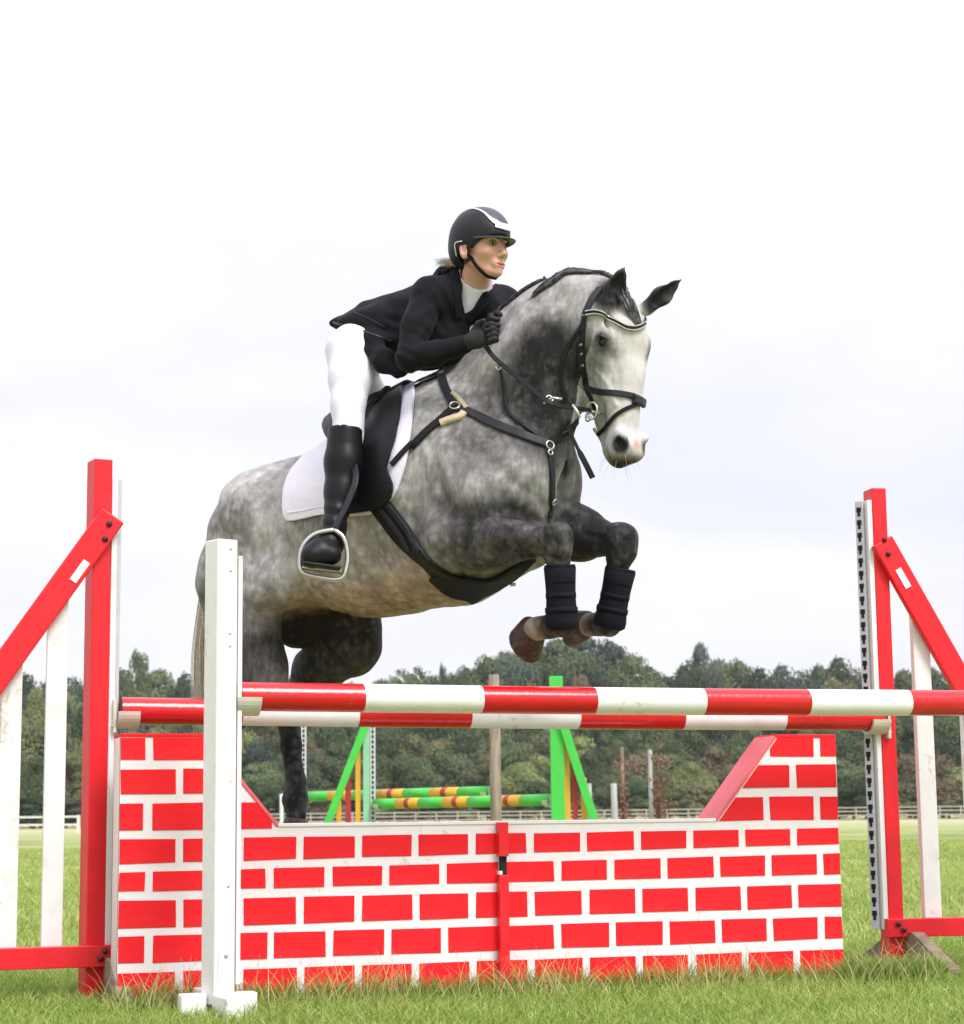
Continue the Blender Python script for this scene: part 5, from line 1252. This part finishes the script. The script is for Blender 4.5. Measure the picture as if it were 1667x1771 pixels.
def banded(a, b, r, label):
    t = thing('jump_pole', (a + b) / 2, label, 'jump pole', 'green and yellow poles'); L = b - a; n = 14
    for k in range(7):
        m = 'green' if k % 2 == 0 else 'yellow'; MB().tube([a + L * k / 7, a + L * (k + 1) / 7], r, n, 0).build('painted_band', M[m], t)
        if k % 2: MB().tube([a + L * (k + .41) / 7, a + L * (k + .59) / 7], r + .0015, n, 0).build('red_ring', M['dark_red'], t)
    return t
A1, B1 = P(531, 1377.5, 21.75), P(846, 1369, 19.3); banded(A1, B1, .052, 'green and yellow banded pole with red rings, the upper one behind the wall'); 
A2, B2 = P(655, 1390.5, 20.5), P(953, 1383, 18.1); banded(A2 - norm(B2 - A2) * .06, B2, .052, 'green and yellow banded pole with red rings, the lower one between two green stands')
for (t, e, d, s_) in ((g3, A1, B1 - A1, 1), (g4, B1, B1 - A1, -1), (g1, A2, B2 - A2, 1), (g2, B2, B2 - A2, -1)): cup(t, e, d, s_, .055)
# ------------------------------------------------------------------ ground
def hill_h(x, y):
    px = 833.5 + FPX * x / y; r = np.clip((y - 270) / 110, 0, 1); r = r * r * (3 - 2 * r)
    return r * (5 + 13.0 * np.exp(-((px - 985) / 150.0) ** 2) + 3.0 * np.exp(-((px - 1430) / 120.0) ** 2) + 2.0 * np.exp(-((px - 230) / 150.0) ** 2))
def ground_material():
    m, nt, b = mat_new('field_grass'); N, L = nt.nodes, nt.links; b.inputs['Roughness'].default_value = .95; b.inputs['Specular IOR Level'].default_value = .1
    g = N.new('ShaderNodeTexCoord')
    def noise(sc, det, st=(1, 1, 1)):
        mp = N.new('ShaderNodeMapping'); mp.inputs['Scale'].default_value = st; L.new(g.outputs['Object'], mp.inputs[0]); n = N.new('ShaderNodeTexNoise'); n.inputs['Scale'].default_value = sc; n.inputs['Detail'].default_value = det; L.new(mp.outputs[0], n.inputs[0]); return n.outputs[0]
    cr = N.new('ShaderNodeValToRGB'); L.new(noise(.35, 8, (1, .35, 1)), cr.inputs[0]); e = cr.color_ramp.elements
    e[0].position = .34; e[0].color = (.20, .25, .075, 1); e[1].position = .66; e[1].color = (.45, .47, .20, 1)
    x = e.new(.5); x.color = (.28, .37, .11, 1)
    c2 = N.new('ShaderNodeValToRGB'); L.new(noise(14, 6), c2.inputs[0]); e = c2.color_ramp.elements; e[0].position = .35; e[0].color = (.6, .6, .6, 1); e[1].position = .65; e[1].color = (1.15, 1.15, 1.1, 1)
    mx = N.new('ShaderNodeMix'); mx.data_type = 'RGBA'; mx.blend_type = 'MULTIPLY'; mx.inputs[0].default_value = 1; L.new(cr.outputs[0], mx.inputs[6]); L.new(c2.outputs[0], mx.inputs[7])
    # the colour blends to an even pale yellowish green with distance from the jump
    sp = N.new('ShaderNodeSeparateXYZ'); L.new(g.outputs['Object'], sp.inputs[0]); mr = N.new('ShaderNodeMapRange'); mr.inputs[1].default_value = 40; mr.inputs[2].default_value = 150; L.new(sp.outputs['Y'], mr.inputs[0])
    m2 = N.new('ShaderNodeMix'); m2.data_type = 'RGBA'; L.new(mr.outputs[0], m2.inputs[0]); L.new(mx.outputs[2], m2.inputs[6]); m2.inputs[7].default_value = (.46, .46, .25, 1)
    L.new(m2.outputs[2], b.inputs['Base Color'])
    bp = N.new('ShaderNodeBump'); bp.inputs['Strength'].default_value = .8; bp.inputs['Distance'].default_value = .05; L.new(noise(22, 6), bp.inputs['Height']); L.new(bp.outputs[0], b.inputs['Normal'])
    return m
M['ground'] = ground_material()
ys = np.concatenate([np.linspace(-60, 20, 30), np.linspace(24, 240, 40), np.linspace(245, 420, 50), np.geomspace(430, 3500, 14)])
ts = np.linspace(-1, 1, 90); vs = []
for y in ys:
    hw = max(60.0, abs(y) * .62 + 50)
    for t in ts:
        x = t * hw; z = float(hill_h(x, max(y, 1.0))) if y > 250 else 0.0
        vs.append((x, y, z))
k = len(ts); fs = [(i * k + j, i * k + j + 1, (i + 1) * k + j + 1, (i + 1) * k + j) for i in range(len(ys) - 1) for j in range(k - 1)]
gr = link('ground', fast_mesh('ground', vs, fs, M['ground'], True)); tag(gr, kind='structure')

# ------------------------------------------------------------------ grass: real blades near, tufts further off
def grass_material(name, cols, transl=.35):
    m, nt, b = mat_new(name); N, L = nt.nodes, nt.links; b.inputs['Roughness'].default_value = .6; b.inputs['Specular IOR Level'].default_value = .25
    a = N.new('ShaderNodeAttribute'); a.attribute_name = 'shade'; cr = N.new('ShaderNodeValToRGB'); L.new(a.outputs['Fac'], cr.inputs[0]); e = cr.color_ramp.elements
    e[0].position = 0; e[0].color = (*cols[0], 1); e[1].position = 1; e[1].color = (*cols[-1], 1)
    for i, c in enumerate(cols[1:-1]): x = e.new((i + 1) / (len(cols) - 1)); x.color = (*c, 1)
    L.new(cr.outputs[0], b.inputs['Base Color'])
    tr = N.new('ShaderNodeBsdfTranslucent'); L.new(cr.outputs[0], tr.inputs[0]); ms = N.new('ShaderNodeMixShader'); ms.inputs[0].default_value = transl
    L.new(b.outputs[0], ms.inputs[1]); L.new(tr.outputs[0], ms.inputs[2]); L.new(ms.outputs[0], N['Material Output'].inputs[0]); return m
M['grass'] = grass_material('grass_blades', [(.07, .14, .025), (.20, .32, .06), (.34, .45, .10), (.50, .54, .20), (.68, .60, .36)])
def blades(name, X, Y, h, w, shade, lean, seg=2):
    n = len(X); th = rng.uniform(0, 2 * np.pi, n); dx, dy = np.cos(th), np.sin(th); la = rng.uniform(0, 2 * np.pi, n); lx, ly = np.cos(la) * lean, np.sin(la) * lean
    rows = []
    for i in range(seg + 1):
        t = i / seg; ww = w * (1 - t ** 1.6) + .0004; cx = X + lx * h * t ** 1.8; cy = Y + ly * h * t ** 1.8; cz = h * t * (1 - .25 * t * np.minimum(lean, 1)) - .004
        rows.append(np.stack([cx - dx * ww, cy - dy * ww, cz], 1)); rows.append(np.stack([cx + dx * ww, cy + dy * ww, cz], 1))
    v = np.stack(rows, 1).reshape(-1, 3); R_ = 2 * (seg + 1); b = np.arange(n)[:, None] * R_
    q = np.concatenate([np.stack([b[:, 0] + 2 * i, b[:, 0] + 2 * i + 1, b[:, 0] + 2 * i + 3, b[:, 0] + 2 * i + 2], 1) for i in range(seg)])
    me = bpy.data.meshes.new(name); me = fast_mesh(name, v, q, M['grass'], False)
    a = me.attributes.new('shade', 'FLOAT', 'POINT'); a.data.foreach_set('value', np.repeat(shade, R_).astype(np.float32)); return me
def patchy(X, Y): return .5 + .5 * np.sin(1.9 * X + 1.3 * np.sin(2.3 * Y + .7)) * np.sin(2.6 * Y + 1.1 * np.sin(1.7 * X))
def scatter(n, y0, y1, pxr, p=1.0):
    Y = (y0 ** (1 + p) + rng.random(n) * (y1 ** (1 + p) - y0 ** (1 + p))) ** (1 / (1 + p)); px = rng.uniform(pxr[0], pxr[1], n); return (px - 833.5) / FPX * Y, Y
X, Y = scatter(100000, 4.7, 9.5, (-160, 1830)); pa = patchy(X * 1.5, Y * 1.5)
me = blades('grass_near', X, Y, rng.uniform(.028, .062, len(X)) * (.8 + .5 * pa), rng.uniform(.0014, .0028, len(X)), np.clip(rng.beta(2.4, 2.6, len(X)) * .75 + pa * .15, 0, 1), rng.uniform(.2, 1.2, len(X)))
tag(link('grass', me), 'short green field grass growing around the jump', 'grass', kind='stuff')
Xs, Ys = zip(*[scatter(42000, 9.5, 45, r, .2) for r in ((-200, 260), (1400, 1860))] + [scatter(9000, 9.5, 30, (260, 1400), .2)]); X, Y = np.concatenate(Xs), np.concatenate(Ys); pa = patchy(X, Y * .6)
me = blades('grass_far', X, Y, rng.uniform(.04, .085, len(X)) * (.7 + .5 * pa), rng.uniform(.004, .008, len(X)) * (Y / 14) ** .5, np.clip(rng.beta(2.5, 2.5, len(X)) * .75 + .18 * pa + .1, 0, 1), rng.uniform(.2, 1.1, len(X)))
tag(link('grass', me), 'longer sunlit grass of the open field behind the jump', 'grass', kind='stuff')
# taller seed stalks along the foot of the wall
n = 1500; px = rng.uniform(180, 1600, n); t_ = (px - 203) / 1255; Yb = 6.72 + .80 * t_ - np.abs(rng.normal(0, .16, n)) - .03; X = (px - 833.5) / FPX * Yb
keep = rng.random(n) < .35 + .65 * (np.sin(px * .021 + 1) > .0); X, Yb = X[keep], Yb[keep]
me = blades('seed_stalks', X, Yb, rng.uniform(.06, .19, len(X)), rng.uniform(.0008, .0016, len(X)), rng.uniform(.55, 1, len(X)), rng.uniform(.2, .9, len(X)), 4)
tag(link('grass_stalks', me), 'thin yellowish seed stalks of grass along the foot of the brick wall', 'grass', kind='stuff')
n = 5500; px = np.where(rng.random(n) < .5, rng.uniform(1440, 1600, n), rng.uniform(200, 1460, n)); t_ = (px - 203) / 1255; Yb = 6.72 + .80 * t_ - np.abs(rng.normal(0, .07, n)) - .02; X = (px - 833.5) / FPX * Yb
me = blades('long_grass', X, Yb, rng.uniform(.05, .115, n), rng.uniform(.0014, .0026, n), rng.beta(2, 3, n), rng.uniform(.2, .9, n), 3)
tag(link('grass_fringe', me), 'longer grass standing against the foot of the brick wall', 'grass', kind='stuff')

# ------------------------------------------------------------------ fences
M['fence_wood'] = mat('pale_fence_wood', (.42, .39, .33), .8, var=.2, scale=2); M['fence_white'] = mat('white_fence_paint', (.72, .71, .66), .7, var=.1, scale=2)
def fence(px0, px1, Y, step, hs, m, label, w=.11):
    x0, x1 = (px0 - 833.5) / FPX * Y, (px1 - 833.5) / FPX * Y; t = thing('post_and_rail_fence', (x0, Y, 0), label, 'fence', 'field fences')
    n = int(round((x1 - x0) / step)); pm = rm = None; top = max(hs) + .08
    for i in range(n + 1):
        if pm is None:
            b = MB().box(V(0, 0, top / 2 - .05), V(1, 0, 0), V(0, 1, 0), UP, .13, .13, top + .1, 0, .01); pm = new_mesh('post', b.v, b.f, M[m])
            b = MB().box(V(step / 2, -.09, 0), V(1, 0, 0), V(0, 1, 0), UP, step - .01, .045, w); rm = new_mesh('rail', b.v, b.f, M[m])
        link('post', pm, t, (i * step, rng.uniform(-.03, .03), rng.uniform(-.05, .03)))
        if i < n:
            for h in hs: link('rail', rm, t, (i * step, 0, h + rng.uniform(-.012, .012)))
    return t
fence(-330, 134, 120, 1.78, (.50, .95), 'fence_white', 'whitish post and rail fence at the far left behind the red stand')
fence(140, 2000, 200, 2.05, (.45, .85, 1.22), 'fence_wood', 'long pale post and rail fence along the foot of the wood')
def stake(px, ytop, Y, r, m, label, name='wooden_post', rnd=True):
    b = V(*P(px, 1400, Y)[:2], 0); z = P(px, ytop, Y)[2]; lean = V(rng.uniform(-.01, .01), 0, 0); mb = MB(); mb.tube([b - UP * .05, b + UP * z * .5 + lean * z * .5 + V(.003, 0, 0), b + UP * (z - .01) + lean * z, b + UP * z + lean * z], [r * 1.06, r, r * .95, r * .85], 14 if rnd else 4, 0)
    t = mb.build(name, M[m], None, b); return tag(t, label, 'post')
stake(857.5, 1167, 15.5, .043, 'wood', 'tall weathered round wooden post standing behind the middle of the brick wall')
M['grey_post'] = mat('grey_post', (.42, .43, .44), .6, var=.15, scale=6); M['dead'] = mat('dead_russet_stems', (.20, .09, .055), .8, var=.35, scale=6); M['dead_leaf'] = mat('dead_russet_leaves', (.26, .13, .08), .85, var=.35, scale=6)
stake(1125, 1297, 40, .042, 'grey_post', 'thin grey post with dry russet climber at its right side'); stake(1077, 1292, 41, .036, 'wood', 'thin brown post wrapped in dry russet stems')
stake(1063, 1355, 38, .06, 'grey_post', 'short stout grey post left of the brown post'); stake(1019, 1355, 44, .05, 'grey_post', 'short grey post just right of the green jump stand'); stake(487, 1373, 36, .035, 'fence_white', 'thin white post beside the hind fetlock of the horse')
def climber(px, y0, y1, Y, sx, n, label):
    c = V(*P(px, 1400, Y)[:2], 0); z0, z1 = P(px, y0, Y)[2], P(px, y1, Y)[2]; t = thing('dry_climber', c, label, 'climbing plant', 'dry climbers on posts'); rl = random.Random(int(px)); s = Y / FPX
    mb = MB(); ml = MB()
    for i in range(n):
        a = c + UP * .02 + V(rl.uniform(-.03, .03), rl.uniform(-.03, .03), 0); zz = rl.uniform(z0 * .6, z1); ex = rl.gauss(0, sx) * s + sx * .4 * s
        pts = spline([a, c + UP * zz * .5 + V(rl.gauss(0, .03), rl.uniform(-.05, .05), 0), c + UP * zz + V(ex, rl.uniform(-.1, .1), 0)], 3)
        mb.tube(pts, [.012 * (1 - .8 * k / (len(pts) - 1)) for k in range(len(pts))], 3, cap=False)
        for p in pts[3:]:
            for _ in range(3):
                q = p + V(rl.gauss(0, .06), rl.gauss(0, .06), rl.gauss(0, .07)); d1 = norm(V(rl.gauss(0, 1), rl.gauss(0, 1), rl.gauss(0, 1))) * .035; d2 = norm(V(rl.gauss(0, 1), rl.gauss(0, 1), rl.gauss(0, 1))) * .03
                ml.add([q - d1, q + d2, q + d1, q - d2], [(0, 1, 2, 3)])
    mb.build('stem', M['dead'], t); ml.build('leaves', M['dead_leaf'], t)
climber(1077, 1400, 1288, 40.6, 5, 16, 'dry russet climber hanging on the thin brown post'); climber(1138, 1400, 1282, 39.6, 13, 26, 'dry russet climber spreading right of the thin grey post')

# ------------------------------------------------------------------ trees
def foliage_material(name, c, c2):
    m, nt, b = mat_new(name); N, L = nt.nodes, nt.links; b.inputs['Roughness'].default_value = .75; b.inputs['Specular IOR Level'].default_value = .15
    tc = N.new('ShaderNodeTexCoord'); n = N.new('ShaderNodeTexNoise'); n.inputs['Scale'].default_value = .55; n.inputs['Detail'].default_value = 6; L.new(tc.outputs['Object'], n.inputs[0])
    r = N.new('ShaderNodeMapRange'); r.inputs[1].default_value = .36; r.inputs[2].default_value = .64; L.new(n.outputs[0], r.inputs[0])
    x = N.new('ShaderNodeMix'); x.data_type = 'RGBA'; L.new(r.outputs[0], x.inputs[0]); x.inputs[6].default_value = (*c, 1); x.inputs[7].default_value = (*c2, 1)
    oi = N.new('ShaderNodeObjectInfo'); h = N.new('ShaderNodeHueSaturation'); r2_ = N.new('ShaderNodeMapRange'); r2_.inputs[3].default_value = .75; r2_.inputs[4].default_value = 1.3; h.inputs['Saturation'].default_value = .80; L.new(oi.outputs['Random'], r2_.inputs[0]); L.new(r2_.outputs[0], h.inputs['Value']); L.new(x.outputs[2], h.inputs['Color']); L.new(h.outputs[0], b.inputs['Base Color'])
    tr = N.new('ShaderNodeBsdfTranslucent'); L.new(h.outputs[0], tr.inputs[0]); ms = N.new('ShaderNodeMixShader'); ms.inputs[0].default_value = .2; L.new(b.outputs[0], ms.inputs[1]); L.new(tr.outputs[0], ms.inputs[2]); L.new(ms.outputs[0], N['Material Output'].inputs[0]); return m
FM = {'dark': foliage_material('dark_foliage', (0.043, 0.072, 0.032), (0.094, 0.138, 0.051)), 'mid': foliage_material('mid_foliage', (0.080, 0.123, 0.041), (0.160, 0.217, 0.072)),
      'light': foliage_material('light_foliage', (0.160, 0.217, 0.051), (0.290, 0.334, 0.087)), 'olive': foliage_material('olive_foliage', (0.131, 0.145, 0.051), (0.232, 0.225, 0.094)), 'russet': foliage_material('russet_foliage', (0.160, 0.109, 0.051), (0.232, 0.189, 0.102)), 'blue': foliage_material('bluish_foliage', (0.065, 0.102, 0.070), (0.131, 0.174, 0.109))}
M['bark'] = mat('bark', (.10, .075, .055), .9, var=.3, scale=3, bump=.5, bscale=6)
def crown_mesh(seed, n_lobe, n_leaf, leaf, kind):
    """unit crown: x,y in -.5...5, z 0..1, made of leaf faces on the skin of many uneven lobes"""
    g = np.random.default_rng(seed); C = []; R_ = []
    for i in range(n_lobe):
        z = g.random() ** .7; a = g.uniform(0, 2 * np.pi)
        env = {'round': max(0, 1 - abs(1.8 * z - .72) ** 2.6) ** .5 * .92 + .08, 'tall': .55 * np.sqrt(max(0.02, 1 - (1.6 * z - .65) ** 2)) + .1, 'cone': (1 - z) ** .8 * .75 + .05, 'bush': np.sqrt(max(0, 1 - z ** 2))}[kind]
        rad = .5 * env * g.uniform(.35, .92); C.append((math.cos(a) * rad, math.sin(a) * rad, .06 + z * (.80 if kind == 'round' else .88))); R_.append(g.uniform(.09, .19) * (.6 + .55 * env))
    C = np.array(C); R_ = np.array(R_); w = R_ ** 2 / (R_ ** 2).sum(); k = g.choice(n_lobe, n_leaf, p=w)
    d = g.normal(0, 1, (n_leaf, 3)); d[:, 2] = np.abs(d[:, 2]) * .9 - .35 * g.random(n_leaf); d /= np.linalg.norm(d, axis=1)[:, None]
    p = C[k] + d * (R_[k] * g.uniform(.72, 1.08, n_leaf))[:, None] * np.array([1, 1, .8]); p[:, 2] = np.clip(p[:, 2], .0, 1.02)
    nrm = d + g.normal(0, .5, (n_leaf, 3)); nrm /= np.linalg.norm(nrm, axis=1)[:, None]
    t = np.cross(nrm, g.normal(0, 1, (n_leaf, 3))); t /= np.linalg.norm(t, axis=1)[:, None]; b = np.cross(nrm, t); s = (leaf * g.uniform(.6, 1.3, n_leaf))[:, None]
    v = np.stack([p - t * s, p + b * s * .6, p + t * s, p - b * s * .6], 1).reshape(-1, 3); q = np.arange(n_leaf * 4).reshape(-1, 4)
    return v, q
def trunk_shape(seed):
    rl = random.Random(seed); mb = MB(); mb.tube([V(0, 0, -.02), V(.005, 0, .15), V(-.005, .004, .4), V(.01, 0, .7)], [.022, .016, .012, .005], 7)
    for i in range(5):
        z = rl.uniform(.2, .5); a = rl.uniform(0, 6.28); mb.tube([V(0, 0, z), V(math.cos(a) * .1, math.sin(a) * .1, z + .1), V(math.cos(a) * .24, math.sin(a) * .24, z + .25)], [.009, .006, .003], 5)
    return mb
CM = {}
for kind, seeds in (('round', 5), ('tall', 3), ('cone', 2), ('bush', 3)):
    for s_ in range(seeds):
        for col_ in FM:
            CM[(kind, s_, col_)] = None
_shape = {}
def get_crown(kind, s_, col_):
    if CM[(kind, s_, col_)] is None:
        if (kind, s_) not in _shape: _shape[(kind, s_)] = crown_mesh(100 + s_ * 7 + len(kind), {'round': 46, 'tall': 34, 'cone': 44, 'bush': 34}[kind], {'round': 9000, 'tall': 6500, 'cone': 5200, 'bush': 6500}[kind], {'round': .019, 'tall': .019, 'cone': .016, 'bush': .024}[kind], kind)
        v, q = _shape[(kind, s_)]; CM[(kind, s_, col_)] = fast_mesh('crown', v, q, FM[col_], False)
    return CM[(kind, s_, col_)]
TM = []
for i in range(3): t_ = trunk_shape(i); TM.append(new_mesh('trunk', t_.v, t_.f, M['bark']))
NSEED = {'round': 5, 'tall': 3, 'cone': 2, 'bush': 3}
rt = random.Random(21)
def tree(px, ytop, Y, wpx, col_, kind='round', label=None, name='tree', low=.12, group=None):
    x = (px - 833.5) / FPX * Y; z0 = float(hill_h(x, Y)); top = P(px, ytop, Y)[2]; h = top - z0 + .3; w = wpx / FPX * Y
    t = thing(name, (x, Y, z0), label, 'tree' if name != 'bush' else 'bush', group, rt.uniform(0, 6.28))
    if name != 'bush':
        o = link('trunk', TM[rt.randrange(3)], t); o.scale = (h, h, h)
    o = link('crown', get_crown(kind, rt.randrange(NSEED[kind]), col_), t, (0, 0, h * low)); o.scale = (w * rt.uniform(1.15, 1.35), w * rt.uniform(1.15, 1.35), h * (1 - low)); return t
SKY = [(-22, 1150, 90, 'dark'), (40, 1150, 80, 'dark'), (86, 1150, 70, 'blue'), (122, 1154, 70, 'dark'), (160, 1176, 60, 'dark'), (206, 1142, 75, 'mid'), (268, 1144, 80, 'mid'), (316, 1148, 64, 'dark'), (356, 1166, 70, 'light'),
 (404, 1166, 70, 'mid'), (450, 1168, 60, 'mid'), (500, 1156, 60, 'blue'), (548, 1170, 70, 'mid'), (606, 1170, 70, 'olive'), (652, 1162, 70, 'mid'), (692, 1139, 64, 'mid'), (720, 1135, 46, 'dark'), (748, 1152, 50, 'dark'), (778, 1154, 56, 'olive'),
 (800, 1141, 60, 'dark'), (836, 1121, 72, 'mid'), (872, 1108, 76, 'blue'), (912, 1096, 84, 'light'), (958, 1092, 84, 'mid'), (1004, 1090, 90, 'blue'), (1048, 1096, 84, 'blue'), (1088, 1120, 64, 'mid'), (1118, 1142, 60, 'dark'),
 (1146, 1158, 50, 'dark'), (1178, 1134, 60, 'dark'), (1236, 1126, 72, 'mid'), (1272, 1127, 76, 'mid'), (1308, 1139, 62, 'dark'), (1346, 1134, 66, 'blue'), (1386, 1143, 66, 'blue'), (1412, 1137, 56, 'mid'), (1444, 1121, 66, 'dark'),
 (1478, 1139, 56, 'olive'), (1516, 1155, 64, 'russet'), (1556, 1145, 64, 'olive'), (1604, 1139, 76, 'mid'), (1660, 1142, 76, 'olive'), (1716, 1140, 80, 'mid')]
LM = [(40, 'above the white bar of the left red stand'), (206, 'just right of the left red post'), (268, 'between the left red post and the white post'), (316, 'left of the white post'), (692, 'left of the hill, under the belly of the horse'),
      (720, 'tight against a paler tree under the girth'), (872, 'on the rising left flank of the hill'), (912, 'right behind the folded fore hoof'), (1048, 'on top of the hill under the farther foreleg'), (1236, 'just right of the highest bluish tree'),
      (1444, 'rounded on the skyline left of the slotted track'), (1604, 'on the skyline between red brace and white bar at right'), (1118, 'in the dip right of the hill'), (1178, 'just left of the highest bluish tree'), (836, 'halfway up the left side of the hill')]
LMd = dict(LM); CN = {'dark': 'dark green', 'mid': 'mid green', 'light': 'pale yellowish green', 'olive': 'olive green', 'russet': 'russet tinged', 'blue': 'bluish green'}
for px, yt, w, c in SKY:
    lab = CN[c] + ' broadleaf tree ' + (LMd[px] if px in LMd else 'on the skyline of the far wood')
    tree(px, yt, rt.uniform(322, 345), w * 1.45, c, 'round', lab, 'tree', .05, None if px in LMd else CN[c] + ' skyline trees')
tree(236, 1127, 318, 50, 'mid', 'tall', 'narrow mid green tree whose top pokes above its neighbours at left', 'tree', .1)
tree(1206, 1096, 318, 64, 'blue', 'round', 'bluish green tree standing highest on the skyline right of the hill', 'tree', .12); tree(1190, 1122, 314, 60, 'dark', 'round', 'dark green tree pressed against the left side of the highest skyline tree at right', 'tree', .1)
tree(762, 1150, 318, 22, 'dark', 'tall', 'small spiky dark tree in the dip left of the hill', 'tree', .1)
tree(340, 1182, 262, 120, 'light', 'round', 'large yellow green tree behind the white post and the tail', 'tree', .03); tree(60, 1215, 240, 100, 'light', 'round', 'pale green tree low behind the left red stand', 'tree', .03)
for row, (Y0, y0, y1, st, ws) in enumerate(((290, 1160, 1185, 44, 78), (262, 1195, 1232, 46, 84), (238, 1240, 1285, 46, 86), (220, 1290, 1330, 42, 80))):
    px = -330 + row * 13
    while px < 2000:
        c = rt.choices(['dark', 'mid', 'light', 'olive', 'russet', 'blue'], [3, 4, 2.4 - .4 * row, 3, .6 + .5 * row, 1.0])[0]
        w = ws * rt.uniform(.8, 1.3)
        yt = rt.uniform(y0, y1)
        if row == 0: yt += max(0, min(30, 14 - 30 * math.exp(-((px - 985) / 130) ** 2)))
        tree(px + rt.uniform(-8, 8), yt, Y0 * rt.uniform(.985, 1.02), w, c, 'round' if rt.random() < .8 else 'tall', f'{CN[c]} tree massed in the {("rear", "upper", "middle", "front")[row]} rows of the far wood', 'tree', .02 if row > 1 else .06, f'{CN[c]} trees in the {("rear", "upper", "middle", "front")[row]} rows')
        px += st * rt.uniform(.8, 1.2)
px = -330
while px < 2000:
    c = rt.choices(['dark', 'mid', 'olive', 'russet'], [4, 3, 2, 1.4])[0]
    tree(px, rt.uniform(1352, 1392), rt.uniform(204, 211), rt.uniform(44, 84), c, 'bush', f'{CN[c]} bush low along the edge of the far wood', 'bush', 0.0, f'{CN[c]} bushes at the edge of the wood'); px += rt.uniform(22, 36)

# ------------------------------------------------------------------ thin summer haze over the whole place
hz = MB().box(V(0, 1600, 24.0), V(1, 0, 0), V(0, 1, 0), UP, 5200, 4200, 52.0)
hm2 = bpy.data.materials.new('haze_air'); hm2.use_nodes = True; hm2.node_tree.nodes.clear()
_o = hm2.node_tree.nodes.new('ShaderNodeOutputMaterial'); _v = hm2.node_tree.nodes.new('ShaderNodeVolumePrincipled'); _v.inputs['Density'].default_value = .00017; _v.inputs['Color'].default_value = (.86, .90, .97, 1); _v.inputs['Anisotropy'].default_value = .2
hm2.node_tree.links.new(_v.outputs[0], _o.inputs['Volume'])
tag(hz.build('haze', hm2), kind='stuff')
